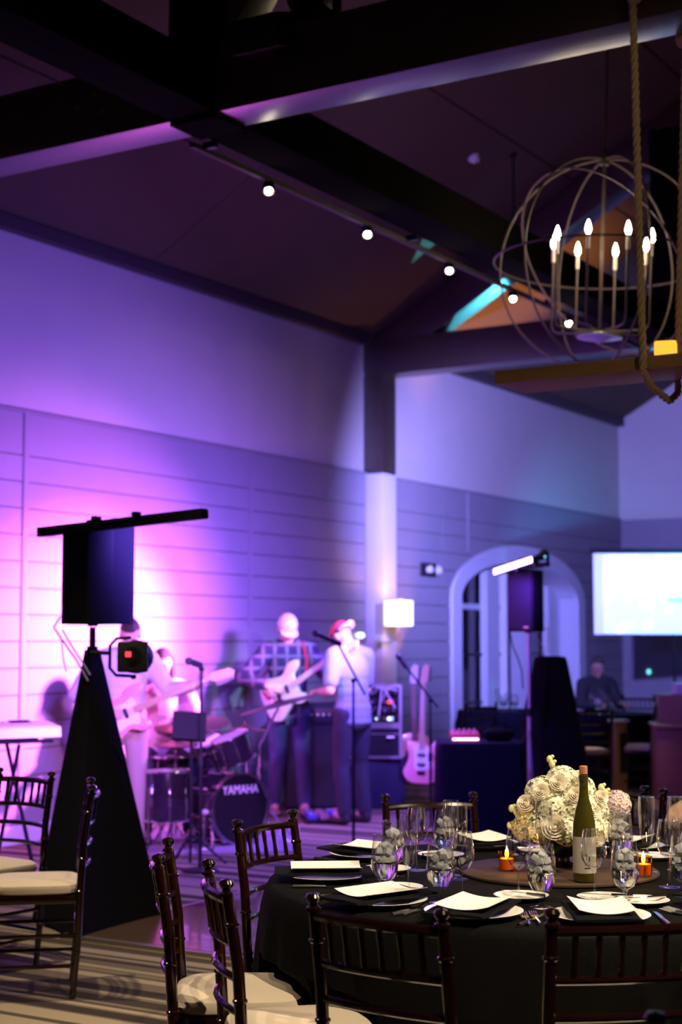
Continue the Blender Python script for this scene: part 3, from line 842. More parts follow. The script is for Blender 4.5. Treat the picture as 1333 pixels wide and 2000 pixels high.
def glass(kind, px, py, lab):
    z = (CAMH - ZT) * F / (py - 1250.5); lat = (px - 666.5) / F * z
    p = tpos(lat, z, 0.036)
    gl = {'goblet': 'water goblets', 'wine': 'empty wine glasses', 'flute': 'champagne flutes'}[kind]
    if kind not in gused:
        o = gp[kind]; gused.add(kind); o.location = p; o['label'] = lab; o['group'] = gl
    else: o = dup(gp[kind], p, random.uniform(0, 6), lab, gl)
    return o
GL = [('goblet', 751, 1737, 'iced water goblet leftmost in the front row of glasses'),
      ('goblet', 858, 1752, 'iced water goblet behind the front left chair post'),
      ('goblet', 1052, 1760, 'iced water goblet above the right front chair post'),
      ('goblet', 1213, 1752, 'iced water goblet in front of the lit candle'),
      ('goblet', 1205, 1694, 'water goblet just behind the one by the candle'),
      ('goblet', 768, 1702, 'water goblet behind the leftmost front goblet'),
      ('goblet', 868, 1676, 'water goblet on the far left side of the table'),
      ('goblet', 1326, 1738, 'water goblet cut by the right picture edge'),
      ('wine', 898, 1752, 'empty wine glass right of the second front goblet'),
      ('wine', 1008, 1744, 'empty wine glass on a bread plate left of the flowers'),
      ('wine', 1153, 1746, 'empty wine glass in front of the green bottle'),
      ('wine', 1298, 1722, 'empty wine glass right of the candle'),
      ('wine', 813, 1690, 'empty wine glass far left behind the flute'),
      ('flute', 797, 1740, 'tall champagne flute between the two left goblets'),
      ('flute', 884, 1700, 'tall champagne flute left in the pair before the far chair'),
      ('flute', 911, 1706, 'tall champagne flute right in the pair before the far chair'),
      ('flute', 1058, 1712, 'tall champagne flute against the white flowers'),
      ('flute', 1266, 1702, 'tall champagne flute with a blue rim at the far right'),
      ('flute', 1312, 1690, 'tall champagne flute near the hand at the right edge')]
for g in GL: glass(*g)

# --- wine bottle
bz = 5.06; bp = tpos(0.785, bz, 0.04)
bo = thing('wine_bottle', bp, 'tall green wine bottle with a red-brown cork, before the flowers', 'bottle')
MB().lathe([(0, 0.004), (0.030, 0.0), (0.0365, 0.004), (0.037, 0.02), (0.037, 0.155), (0.0355, 0.185), (0.028, 0.225), (0.0175, 0.262), (0.0145, 0.285), (0.0140, 0.325), (0.0155, 0.327), (0.0155, 0.338), (0.0135, 0.340), (0.009, 0.340), (0.009, 0.30), (0.012, 0.26), (0.033, 0.17), (0.034, 0.02), (0, 0.012)], 32).build('glass_body', M['bottle_glass'], bo)
lb = MB(); n = 24; vs = []
for z in (0.03, 0.145):
    for j in range(n + 1):
        a = -2.2 + 4.4 * j / n + (YAW - PI / 2); vs.append((0.0374 * math.cos(a), 0.0374 * math.sin(a), z))
lab_o = lb.add(vs, [(j, j + 1, n + 2 + j, n + 1 + j) for j in range(n)]).build('label', M['bottle_label'], bo)
for k, (da, z, hh, wa) in enumerate(((0.0, 0.07, 0.022, 0.10), (0.28, 0.068, 0.016, 0.10), (-0.26, 0.072, 0.006, 0.16), (0.1, 0.045, 0.004, 0.5))):
    vs = []
    for zz in (z, z + hh):
        for j in range(5):
            a = YAW - PI / 2 + da + wa * (j / 4 - .5); vs.append((0.0378 * math.cos(a), 0.0378 * math.sin(a), zz))
    MB().add(vs, [(j, j + 1, 6 + j, 5 + j) for j in range(4)]).build('print', M['ink'], lab_o)
MB().lathe([(0, 0.325), (0.0088, 0.325), (0.0095, 0.342), (0.0135, 0.343), (0.0135, 0.366), (0.011, 0.369), (0, 0.369)], 16).build('cork', M['cork'], bo)

# --- candles in amber glass
def votive(lat, z, lab):
    p = tpos(lat, z, 0.03)
    t = thing('votive_candle', p, lab, 'candle', 0, 'votive candles')
    MB().lathe([(0, 0), (0.026, 0), (0.028, 0.003), (0.029, 0.065), (0.0275, 0.0655), (0.0265, 0.006), (0, 0.005)], 20).build('amber_glass', M['amber_glass'], t)
    MB().lathe([(0, 0.006), (0.024, 0.006), (0.024, 0.040), (0, 0.040)], 16).build('wax', M['wax'], t)
    MB().lathe([(0, 0.040), (0.005, 0.045), (0.007, 0.055), (0.004, 0.070), (0, 0.082)], 10).build('flame', M['flame'], t)
    lamp('candle_light', 'POINT', (p.x, p.y, p.z + 0.095), 0.22, (1.0, 0.55, 0.2), None, 0.008)
votive(1.0, 5.17, 'lit amber votive candle right of the green bottle')
votive(0.56, 5.30, 'lit amber votive candle left of the flowers behind the wine glass')

# --- flowers
fp = tpos(0.765, 5.42, 0.1); fp.z = ZB
fa = thing('flower_arrangement', fp, 'mound of cream hydrangeas and roses in the middle of the table', 'flowers')
fa.scale = (.86, .86, .80)
MB().lathe([(0, 0), (0.06, 0), (0.062, 0.006), (0.03, 0.02), (0.028, 0.035), (0.07, 0.06), (0.10, 0.10), (0.105, 0.125), (0.10, 0.126), (0.09, 0.10), (0, 0.07)], 28).build('bowl', M['dark_steel'], fa)
def petal_cluster(c, r, cnt, ps, seed):
    rnd = random.Random(seed); m = MB(); c = Vector(c)
    m.ell(c, r * 0.86, None, 12, 8)
    for i in range(cnt):
        t = math.acos(1 - 2 * (i + .5) / cnt); ph = i * 2.39996 + rnd.uniform(-.2, .2)
        nrm = Vector((math.sin(t) * math.cos(ph), math.sin(t) * math.sin(ph), math.cos(t)))
        u = nrm.orthogonal().normalized(); v = nrm.cross(u); a0 = rnd.uniform(0, 1.5)
        o = c + nrm * r * rnd.uniform(0.92, 1.06)
        for k in range(4):
            a = a0 + k * PI / 2; d1 = u * math.cos(a) + v * math.sin(a); d2 = nrm.cross(d1)
            m.add([o, o + d1 * ps * .6 + d2 * ps * .42 + nrm * ps * .18, o + d1 * ps * 1.05 + nrm * ps * .08, o + d1 * ps * .6 - d2 * ps * .42 + nrm * ps * .18], [(0, 1, 2, 3)])
    return m
def rose_mb(c, r, nrm):
    m = MB(); nrm = Vector(nrm).normalized(); u = nrm.orthogonal().normalized(); v = nrm.cross(u); c = Vector(c)
    m.ell(c + nrm * r * .12, (r * .22, r * .22, r * .42), frame((0, 0, 0), u, nrm).to_3x3(), 10, 7); m.ell(c - nrm * r * .25, r * .6, None, 10, 7)
    for ring, (rr, cnt, hgt, opn) in enumerate(((0.18, 3, .62, .1), (0.38, 4, .58, .22), (0.62, 5, .46, .38), (0.86, 6, .30, .55), (1.0, 7, .12, .8))):
        for k in range(cnt):
            a0 = k * 2 * PI / cnt + ring * 0.7; da = PI / cnt * 1.25; vs = []
            for iz in range(4):
                f = iz / 3
                for ia in range(6):
                    a = a0 + da * (ia / 5 * 2 - 1)
                    e = 1 - 0.25 * (ia / 5 * 2 - 1) ** 2
                    q = r * rr * (0.35 + 0.65 * f) + r * opn * 0.35 * f * f
                    vs.append(c + (u * math.cos(a) + v * math.sin(a)) * q + nrm * (r * (-0.35 + (hgt + .35) * f * e)))
            m.add(vs, [(i * 6 + j, i * 6 + j + 1, i * 6 + 7 + j, i * 6 + 6 + j) for i in range(3) for j in range(5)])
    return m
def lw(lat, zz, h): v = cw(lat, zz) - cw(0, 0); return Vector((v.x, v.y, h))     # offset in camera ground frame -> local
heads = [(0, -.03, .335, .062), (-.085, -.02, .285, .066), (.075, .0, .29, .064), (-.13, -.03, .20, .066), (.125, -.02, .205, .066), (-.05, -.11, .215, .068), (.055, -.12, .225, .066),
         (-.10, -.11, .145, .062), (.10, -.11, .135, .064), (0.0, -.14, .14, .066), (0, .09, .28, .07), (-.1, .09, .2, .07), (.1, .09, .2, .07), (0, 0, .24, .09), (.0, .05, .17, .09), (-.155, .02, .13, .055), (.15, .03, .12, .055)]
for i, (x, y, h, r) in enumerate(heads):
    petal_cluster(lw(x * 0.95, y, h + .03), r, 70, 0.017, i).build('hydrangea', M['hydrangea'], fa, False)
for i, (x, y, h, r) in enumerate(((-.055, -.185, .155, .042), (-.155, -.09, .245, .030), (.03, -.175, .29, .026), (-.03, -.12, .335, .028), (.10, -.16, .22, .026), (.145, -.09, .27, .024), (-.10, -.14, .30, .026), (.05, -.20, .12, .034), (.11, -.16, .11, .03), (.06, -.09, .355, .024))):
    q = lw(x, y, h + .03); nn = lw(x * .6, y - .1, 0.08)
    rose_mb(q, r, nn).build('rose', M['rose'], fa)
for i, (x, y, h) in enumerate(((-.205, -.02, .245), (-.19, -.05, .235), (-.05, -.02, .455), (-.042, -.03, .435), (.155, -.03, .335), (.17, -.04, .315), (-.21, .0, .17))):
    q = lw(x, y, h)
    m = MB(); m.ell(q, (0.013, 0.013, 0.017)); m.ell(q + Vector((.01, .004, .012)), 0.008); m.tube([q, q * 0.72 + Vector((0, 0, .05))], 0.002, 5)
    m.build('bud', M['bud'], fa)
for i in range(16):
    a = i * 2 * PI / 16 + .2; rr = 0.14 + 0.05 * (i % 3) / 2; h = 0.10 + 0.04 * (i % 4)
    p0 = Vector((0.08 * math.cos(a), 0.08 * math.sin(a), h)); p1 = Vector((rr * 1.25 * math.cos(a), rr * 1.25 * math.sin(a), h - 0.03 + .02 * (i % 2)))
    d = (p1 - p0); s_ = Vector((-math.sin(a), math.cos(a), 0)) * 0.028; mid = p0 + d * .5 + Vector((0, 0, .012))
    MB().add([p0, mid + s_, p1, mid - s_, mid - Vector((0, 0, .006))], [(0, 4, 1), (1, 4, 2), (2, 4, 3), (3, 4, 0)]).build('leaf', M['leaf'], fa)
o = petal_cluster((0, 0, 0), 0.052, 110, 0.014, 99)
ph = thing('posy', cw(1.03, 5.85, ZT), 'round blush posy on a short vase, right behind the cream flowers', 'flowers')
MB().lathe([(0, 0), (0.03, 0), (0.03, 0.005), (0.012, 0.02), (0.014, 0.09), (0.03, 0.14), (0.028, 0.14), (0.01, 0.09), (0, 0.08)], 16).build('vase', M['china'], ph)
q = petal_cluster((0, 0, 0.175), 0.052, 120, 0.013, 99).build('bloom', M['blush_petal'], ph, False)

# ================================================================== LIGHTS AND RIGGING OVERHEAD
tr = thing('track_rail', (3.2, 0, 4.36), 'thin track rail under the long dark beam, carrying the row of spots', 'track rail')
bx('rail', (0, (TY1 + CY0) / 2, 0.0), (0.035, CY0 - TY1 - .02, 0.03), M['cornice_wood'], tr)
for y in (7.0, 9.4, 11.8, 14.0): bx('hanger', (0.05, y, 0.02), (0.09, 0.03, 0.04), M['dark_steel'], tr)
nm = ['nearest, largest', 'second', 'middle', 'fourth', 'last, behind the orb chandelier']
for k, y in enumerate(TRACK_Y):
    t = thing('track_light', (3.2, y, 4.345), nm[k] + ' glowing spot of the row along the long beam', 'spotlight', 0, 'spots on the ceiling track')
    dirv = Vector((0.35, -0.45, -1)).normalized(); c = Vector((0, 0, -0.038))
    MB().cyl((0, 0, 0), (0, 0, -0.03), 0.008, n=8).build('stem', M['dark_steel'], t)
    fr = frame(c, dirv.orthogonal(), dirv).to_3x3()
    MB().lathe([(0.0, -0.055), (0.028, -0.055), (0.036, -0.03), (0.038, 0.028), (0.034, 0.028), (0.033, 0.0), (0, -0.0)], 16, fr, c).build('can', M['dark_steel'], t)
    MB().ell(c + dirv * 0.022, 0.024).build('bulb', M['track_bulb'], t)

# smoke detector and hanging rod on the ceiling slope
p = at(926, 307, X=4.6)
def on_ceiling(px, py):
    lo, hi = 5.0, 20.0
    for _ in range(60):
        mdl = (lo + hi) / 2; q = at(px, py, d=mdl)
        if q.z > 4.82 + 0.58 * q.x: hi = mdl
        else: lo = mdl
    return at(px, py, d=lo)
p = on_ceiling(926, 307)
t = thing('smoke_detector', p, 'small pale round detector on the dark ceiling slope', 'detector')
MB().lathe([(0, -0.05), (0.03, -0.05), (0.055, -0.02), (0.06, 0.0), (0, 0.0)], 16, Matrix.Rotation(-slope, 3, 'Y')).build('cover', M['china'], t)
MB().lathe([(0, -0.058), (0.012, -0.056), (0.014, -0.05), (0, -0.05)], 10, Matrix.Rotation(-slope, 3, 'Y')).build('sensor', M['dark_steel'], t)
p = on_ceiling(1003, 302)
t = thing('hanging_rod', p, 'thin dark rod hanging from the ceiling slope left of the orb chandelier', 'rod')
MB().tube([(0, 0, 0.0), (0, 0, -0.62)], 0.010).build('rod', M['black_paint'], t)
MB().lathe([(0, -.02), (.035, -.02), (.035, .02), (0, .02)], 10).build('canopy', M['black_paint'], t)
# black fixture clamped on top of the near chord
t = thing('stage_fixture', (4.15, TY0 + .1, 4.79), 'black stage light standing on the near timber beam at the top edge', 'stage light')
bx('yoke_base', (0, 0, 0.03), (0.22, 0.2, 0.06), M['black_paint'], t)
for s in (-1, 1): bx('yoke_arm', (s * 0.13, 0, 0.13), (0.02, 0.06, 0.22), M['black_paint'], t)
MB().lathe([(0, -.14), (.08, -.14), (.11, -.05), (.115, .12), (.105, .12), (.10, .05), (0, .05)], 18, Matrix.Rotation(1.9, 3, 'X'), (0, 0, .17)).build('can', M['black_plastic'], t)
t = thing('clip_fixture', (4.00, TY0 - 0.13, 4.70), 'black box lamp clamped to the face of the near beam', 'stage light')
bx('clamp', (0, 0.08, 0.0), (0.06, 0.09, 0.10), M['black_paint'], t)
bx('housing', (0, -0.06, -0.02), (0.30, 0.18, 0.17), M['black_plastic'], t, Matrix.Rotation(.35, 3, 'X'), bevel=.012)

# --- orb chandelier
OC = at(1176, 515, X=4.5); OR = 0.735
orb = thing('orb_chandelier', OC, 'large iron orb chandelier with a ring of candle bulbs', 'chandelier')
orb.rotation_euler = Euler((0.045 * math.sin(YAW), 0.045 * math.cos(YAW) + 0.0, YAW))
def ring(name, nrm, rad, r=0.0075, n=72):
    z = Vector(nrm).normalized(); x = z.orthogonal().normalized(); y = z.cross(x)
    return MB().tube([x * rad * math.cos(2 * PI * k / n) + y * rad * math.sin(2 * PI * k / n) for k in range(n)], r, 8, True).build(name, M['orb_iron'], orb)
ring('hoop', (0, 0.03, 1), OR)
ring('hoop', (0.42, 1, 0.0), OR * 0.985); ring('hoop', (-0.75, 1, 0), OR * 0.985); ring('hoop', (1, 0.28, 0), OR * 0.985)
ring('hoop', (0.75, 0.45, 0.66), OR * 0.97)
MB().tube([(0, 0, OR + 0.0), (0, 0, -0.47)], 0.012).build('centre_rod', M['orb_iron'], orb)
MB().lathe([(0, -0.47), (.03, -.47), (.10, -.50), (.155, -.505), (.155, -.515), (.10, -.52), (0.02, -.54), (0, -.56)], 24).build('hub_plate', M['white_gloss'], orb)  # steel plate made pale in place of the cyan light it reflects
MB().lathe([(0, OR - .05), (.03, OR - .05), (.035, OR), (.02, OR + .05), (0, OR + .05)], 14).build('top_boss', M['orb_iron'], orb)
ctop = 4.82 + .58 * OC.x - OC.z
MB().tube([(0, 0, OR), (0, 0, min(ctop, 3.2) + .02)], 0.009).build('stem', M['orb_iron'], orb)
AR_ = 0.345
for k in range(8):
    a = 2 * PI * k / 8 + 0.35; c, s = math.cos(a), math.sin(a)
    pts = [(0.03 * c, 0.03 * s, -0.47), (0.20 * c, 0.20 * s, -0.475), ((AR_ - .05) * c, (AR_ - .05) * s, -0.47), ((AR_ - .012) * c, (AR_ - .012) * s, -0.455), (AR_ * c, AR_ * s, -0.41), (AR_ * c, AR_ * s, 0.03)]
    arm = MB().tube(pts, 0.0085, 8).build('arm', M['orb_iron'], orb)
    MB().cyl((AR_ * c, AR_ * s, 0.03), (AR_ * c, AR_ * s, 0.125), 0.0125, n=10).build('candle_sleeve', M['candle_sleeve'], arm)
    MB().lathe([(0, 0.125), (0.010, 0.128), (0.019, 0.15), (0.0195, 0.165), (0.012, 0.195), (0.003, 0.22), (0, 0.222)], 10, None, (AR_ * c, AR_ * s, 0)).build('bulb', M['bulb'], arm)
lamp('chandelier_light', 'POINT', (OC.x, OC.y, OC.z + 0.10), 14, WARM, None, 0.3)

# --- rope-hung plank with candles in front of it
RB = thing('hanging_plank', (6.93, 6.745, 2.795), 'long timber plank hung on ropes before the orb chandelier', 'chandelier')
bx('plank', (0, 0, 0), (3.38, 0.34, 0.062), mat('plank_wood', (0.30, 0.16, 0.07), 0.6, var=0.25, scale=5, stretch=(1, 8, 8)), RB, bevel=0.006)
def rope(pts, name, lab=None, parent=None):
    # three twisted strands along a path
    pts = [Vector(q) for q in pts]; L = [0]
    for i in range(1, len(pts)): L.append(L[-1] + (pts[i] - pts[i - 1]).length)
    N = int(L[-1] / 0.022) + 2; m = MB()
    for sname in range(3):
        path = []
        for k in range(N):
            t = L[-1] * k / (N - 1); i = max(j for j in range(len(L) - 1) if L[j] <= t + 1e-9)
            f = (t - L[i]) / max(1e-9, L[i + 1] - L[i]); q = pts[i].lerp(pts[i + 1], min(1, f)); d = (pts[i + 1] - pts[i]).normalized()
            u = d.orthogonal().normalized(); v = d.cross(u); a = t * 2 * PI / 0.13 + sname * 2 * PI / 3
            path.append(q + (u * math.cos(a) + v * math.sin(a)) * 0.0095)
        m.tube(path, 0.0098, 6)
    return m.build(name, M['rope'], parent)
for k, x in enumerate((5.985, 7.9)):
    d = x - 6.93; ya, yb = -0.19, 0.19
    rope([(d - .02, ya, 4.50 - 2.795), (d, ya, 0.06), (d, ya, -0.04), (d + .005, -0.10, -0.10), (d + .02, 0.1, -0.14), (d + .03, yb, -0.09), (d + .03, yb, 0.05), (d + .10, yb, 4.42 - 2.795)], 'rope', parent=RB)
    for yy, zz, d in ((ya, 4.50 - 2.795, d), (yb, 4.40 - 2.795, d + .10)):
        MB().ell((d - .01, yy, zz), (0.04, 0.035, 0.05)).build('knot', M['rope'], RB)
        MB().cyl((d - .02, yy * .9, zz + .03), (d - .02, yy * .72, zz + .06), 0.018, n=10).build('hook', M['dark_steel'], RB)
for k, x in enumerate((6.055, 6.225, 7.2, 7.6)):
    t = thing('pillar_candle', (x, 6.66, 2.8265), ['glowing amber block candle at the rope end of the hanging plank', 'second amber block candle on the hanging plank, at the picture edge', 'third amber block candle farther along the hanging plank', 'last amber block candle on the hanging plank'][k], 'candle', 0.3, 'amber candles on the hanging plank')
    bx('block', (0, 0, 0.036), (0.10, 0.08, 0.072), M['amber_candle'], t, bevel=0.012)
    MB().tube([(0, 0, .07), (0.004, 0, .09)], 0.002, 6).build('wick', M['ink'], t)

# ================================================================== BAND GEAR
def cam_thing(name, p, lab, cat, turn=0.0, group=None): return thing(name, p, lab, cat, YAW + turn, group)   # x = along the picture, y = away
# --- left speaker on its skirted stand
SP = Vector((2.55, 6.85, 0))
sk0 = thing('speaker_stand', SP, 'black cloth skirted tripod stand under the large left loudspeaker', 'speaker stand')
cl = [at(62, 1795, Z=0.015) - SP, at(318, 1789, Z=0.015) - SP, at(150, 1836, Z=0.015) - SP]
third = Vector((-0.30, 0.42, 0.015))
base = [cl[0], cl[2], cl[1], third]
m = MB(); rings = 10; per = 8; vs = []
for i in range(rings + 1):
    f = i / rings
    for e in range(4):
        for q in range(per):
            b0 = base[e].lerp(base[(e + 1) % 4], q / per)
            fold = 1 - 0.05 * math.sin(PI * q / per) * (1 if e in (0, 1) else .5) * f
            a = math.atan2(b0.y, b0.x); apex = Vector((0.045 * math.cos(a), 0.045 * math.sin(a), 1.50))
            p = apex.lerp(Vector((b0.x * fold, b0.y * fold, 0.012)), f)
            vs.append(p)
nn = 4 * per
m.add(vs, [(i * nn + j, (i + 1) * nn + j, (i + 1) * nn + (j + 1) % nn, i * nn + (j + 1) % nn) for i in range(rings) for j in range(nn)]).build('skirt', M['black_cloth'], sk0)
MB().cyl((0, 0, 0.9), (0, 0, 1.63), 0.0185, n=14).build('pole', M['dark_steel'], sk0)
MB().cyl((0, 0, 1.46), (0, 0, 1.52), 0.032, n=14).build('collar', M['black_plastic'], sk0)
for q in base[:3]:
    MB().tube([(0, 0, 0.95), (q.x * .9, q.y * .9, 0.03)], 0.013).build('leg', M['dark_steel'], sk0)

def loudspeaker(p, w, d, h, turn, lab):
    t = thing('loudspeaker', p, lab, 'loudspeaker', turn)
    poly = [(-w / 2, -d / 2), (w / 2, -d / 2), (w / 2, d * .1), (w * .28, d / 2), (-w * .28, d / 2), (-w / 2, d * .1)]
    MB().prism(poly, 0, h).build('cabinet', M['black_plastic'], t, bevel=0.008)
    bx('grille', (0, -d / 2 - 0.006, h / 2), (w * .9, 0.012, h * .92), M['grille'], t, bevel=0.004)
    MB().tube([(-w * .15, 0, h), (-w * .15, 0, h + .03), (w * .15, 0, h + .03), (w * .15, 0, h)], 0.008, 8).build('handle', M['black_plastic'], t)
    bx('badge', (w * .25, -d / 2 - .013, h * .07), (0.05, 0.004, 0.014), M['alu'], t)
    MB().cyl((0, 0, -0.012), (0, 0, 0.0), 0.03, n=14).build('pole_socket', M['dark_steel'], t)
    return t
loudspeaker((2.55, 6.85, 1.645), 0.34, 0.33, 0.565, YAW + PI * 0.83, 'large black loudspeaker on the left skirted stand under the light bar')
def light_bar(a, b2, face_dir, lab, lit):
    a, b2 = Vector(a), Vector(b2); t = thing('light_bar', (a + b2) / 2, lab, 'light bar'); c = (a + b2) / 2
    fr = frame((0, 0, 0), b2 - a, Vector((0, 0, 1))); L = (b2 - a).length
    def put_(name, cc, sz, m):
        o = MB().box(cc, sz).build(name, m, None, True, bevel=0.004)
        for v in o.data.vertices: v.co = fr @ v.co
        o.parent = t; return o
    put_('housing', (0, 0, 0), (L, 0.055, 0.055), M['black_plastic'])
    s = 1 if (fr.to_3x3() @ Vector((0, 1, 0))).dot(Vector(face_dir)) > 0 else -1
    for k in range(8):
        put_('lens', (-L / 2 + L * (k + .5) / 8, s * 0.032, 0), (L / 8 - 0.006, 0.012, 0.046), M['led_pink'] if lit else M['black_plastic'])
    for q in (-.12, .12): put_('bracket', (q * L, -s * .02, 0.035), (0.03, 0.05, 0.03), M['dark_steel'])
    return t
a_, b_ = at(78, 1040, d=8.95), at(400, 1003, d=8.25)
light_bar(a_, b_, (-1, 1, 0), 'black light bar across the top of the left loudspeaker, seen from behind', False)
bx_c = at(185, 1031, d=8.62)
t = thing('bar_bracket', (2.55, 6.85, 2.245), 'short black bracket holding the bar on the left loudspeaker', 'bracket')
MB().cyl((0, 0, -0.045), (0, 0, max(0.02, bx_c.z - 2.245 - .02)), 0.02, n=10).build('post', M['black_paint'], t)
bx('foot', (0, 0, -0.03), (0.12, 0.12, 0.012), M['black_paint'], t)
# par fixture on the pole, seen from behind, red digits lit
pc = at(263, 1283, d=8.45)
par = cam_thing('par_light', pc, 'black stage lamp with a red digit display, clamped to the left stand', 'stage light')
MB().lathe([(0, -0.10), (.055, -.10), (.088, -.06), (.094, .09), (.084, .09), (.08, .05), (0, .05)], 20, Matrix.Rotation(-PI / 2, 3, 'X')).build('can', M['black_plastic'], par)
bx('rear_panel', (0, -0.07, 0), (0.165, 0.06, 0.165), M['black_plastic'], par, bevel=0.014)
for dx in (-.007, .009):
    dgo = MB()
    for z in (-.012, 0, .012): dgo.box((-.022 + dx * 1.0, -0.1015, 0.015 + z), (0.011, 0.003, 0.0035))
    for z in (-.006, .006):
        for xx in (-.0055, .0055): dgo.box((-.022 + dx + xx, -0.1015, 0.015 + z), (0.003, 0.003, 0.010))
    dgo.build('digit', M['red_digits'], par, False)
MB().tube([(-.02, 0, .105), (-.10, 0, .10), (-.135, 0, .06), (-.135, 0, -.06), (-.10, 0, -.10), (-.0, 0, -.105)], 0.009, 8).build('yoke', M['black_paint'], par)
MB().tube([(-.135, 0, .02), (-.245, 0.0, .025)], 0.011, 8).build('arm', M['black_paint'], par)
MB().cyl((0.0, -.03, -.095), (0, -.03, -.12), .014, n=10).build('knob', M['black_plastic'], par)
for k, pts in enumerate(([(118, 1205), (105, 1225), (120, 1248), (150, 1290), (172, 1330)], [(122, 1230), (140, 1262), (160, 1292), (176, 1318)], [(120, 1248), (124, 1290), (130, 1312)])):
    o = MB().tube([at(x, y, d=8.72) for x, y in pts], 0.006 if k < 2 else .004, 6).build('cable', M['cable'])
    tag(o, ['pale cable looping out from under the left loudspeaker', 'second pale cable slanting down to the left stand', 'thin cable end hanging left of the stand'][k], 'cable', 'cables at the left loudspeaker')

# --- right speaker, bar, moving head, pole and draped stand
RP = at(1037, 1606, Z=0)
rs = cam_thing('speaker_stand', RP, 'slim pale-lit tripod pole under the right loudspeaker', 'speaker stand')
MB().cyl((0, 0, 0.75), (0, 0, 1.66), 0.017, n=12).build('pole', M['alu'], rs)
MB().cyl((0, 0, 0.12), (0, 0, 0.95), 0.022, n=12).build('lower_pole', M['alu'], rs)
for k in range(3):
    a = k * 2 * PI / 3 + .5
    MB().tube([(0, 0, 0.80), (0.45 * math.cos(a), 0.45 * math.sin(a), 0.015)], 0.011).build('leg', M['dark_steel'], rs)
    MB().tube([(0, 0, 0.30), (0.24 * math.cos(a), 0.24 * math.sin(a), 0.38)], 0.008).build('brace', M['dark_steel'], rs)
MB().cyl((0, 0, 0.90), (0, 0, .97), 0.03, n=12).build('collar', M['black_plastic'], rs)
MB().tube([(0.05, 0, 1.655), (0.17, 0, 1.655), (0.165, 0, 1.45), (0.05, 0, 1.60)], 0.009, 6).build('bracket', M['alu'], rs)
sb = at(1034, 1236, d=(RP - _C).dot(_fw))
loudspeaker((RP.x, RP.y, sb.z + .01), 0.27, 0.25, 0.53, YAW - 0.72, 'smaller black loudspeaker on the right pole, before the arched window')
a_, b_ = at(972, 1117, d=13.35), at(1046, 1093, d=12.75)
light_bar(a_, b_, (0.5, -1, 0), 'glowing pink light bar above the right loudspeaker', True)
mh = at(1060, 1090, d=12.9)
t = thing('moving_head', mh, 'small black moving head lamp above the right loudspeaker', 'stage light')
bx('base', (0, 0, -.055), (.10, .10, .03), M['black_plastic'], t, bevel=.006)
for s in (-1, 1): bx('yoke_arm', (s * .048, 0, -.01), (.014, .05, .08), M['black_plastic'], t, bevel=.004)
MB().lathe([(0, -.045), (.025, -.045), (.038, 0), (.036, .05), (.03, .05), (.028, .02), (0, .02)], 14, Euler((-.9, .5, 0)).to_matrix(), (0, 0, .02)).build('head', M['black_plastic'], t)
MB().ell((0.035, -.02, .01), .009).build('status_led', M['led_cyan'], t)
t = thing('lamp_rig', (RP.x, RP.y, sb.z + .54), 'short black rig arm joining bar and moving head to the right loudspeaker', 'bracket')
loc = lambda v: Vector(v) - t.location
MB().tube([(0, 0, .0), (0, 0, .03), loc(mh) + Vector((0, 0, -.07))], 0.012, 8).build('arm', M['black_paint'], t)
MB().tube([(0, 0, .0), loc((a_ + b_) / 2) + Vector((0, 0, -.03))], 0.012, 8).build('arm', M['black_paint'], t)
o = MB().tube([at(x, y, d=13.0) for x, y in ((997, 1234), (1002, 1262), (1012, 1285), (1020, 1310), (1022, 1345))], 0.006, 6).build('cable', M['dark_cable'])
tag(o, 'dark cable hanging from the right loudspeaker', 'cable')
DP = at(1079, 1590, Z=0)
ds = cam_thing('draped_stand', DP, 'tall black cloth-draped stand right of the pale pole', 'stand')
m = MB(); n = 40; vs = []
prof = [(0.0, 1.415), (0.6, 1.415), (0.9, 1.405), (1.0, 1.37), (1.35, 1.1), (1.75, 0.8), (2.1, 0.5), (2.35, 0.2), (2.5, 0.012)]
for k, (r, z) in enumerate(prof):
    for j in range(n):
        a = 2 * PI * j / n; f = max(0, (k - 3) / 5)
        rr = r * (1 + 0.06 * f * math.sin(a * 7 + 1)); c, s = math.cos(a), math.sin(a)
        vs.append((0.15 * rr * math.copysign(abs(c) ** .7, c), 0.13 * rr * math.copysign(abs(s) ** .7, s), z))
m.add(vs, [(k * n + j, k * n + (j + 1) % n, (k + 1) * n + (j + 1) % n, (k + 1) * n + j) for k in range(len(prof) - 1) for j in range(n)]).build('drape', M['black_cloth'], ds)
MB().tube([(0, 0, .02), (0, 0, 1.38)], 0.02).build('post', M['dark_steel'], ds)

# --- keyboard on its stand
KP = at(40, 1425, d=10.1)
kb = thing('keyboard', (KP.x, KP.y, KP.z), 'pale electric keyboard on a stand at the left edge', 'keyboard', YAW + 0.55)
MB().prism([(-.16, -.045), (.15, -.045), (.16, .0), (.11, .05), (-.15, .02)], -0.75, 0.22, Matrix(((0, 0, 1), (1, 0, 0), (0, 1, 0)))).build('body', M['key_body'], kb)
for k in range(38): bx('key', (-.68 + k * .0225, -.09, .022), (.0205, .13, .012), M['key_white'], kb)
bx('screen', (.02, .07, .046), (.14, .07, .008), M['black_plastic'], kb, Matrix.Rotation(.25, 3, 'X'))
for k in range(6): MB().cyl((-.3 + k * .04, .07, .03), (-.3 + k * .04, .07, .05), .01, n=8).build('dial', M['black_plastic'], kb)
ks = thing('keyboard_stand', (KP.x, KP.y, 0), 'black folding stand under the pale keyboard', 'keyboard stand', YAW + 0.55)
zt = KP.z - .06
for yy in (-.14, .14):
    MB().tube([(-.62, yy, zt - .01), (.17, yy, zt - .01)], .012, 8).build('top_bar', M['black_paint'], ks)
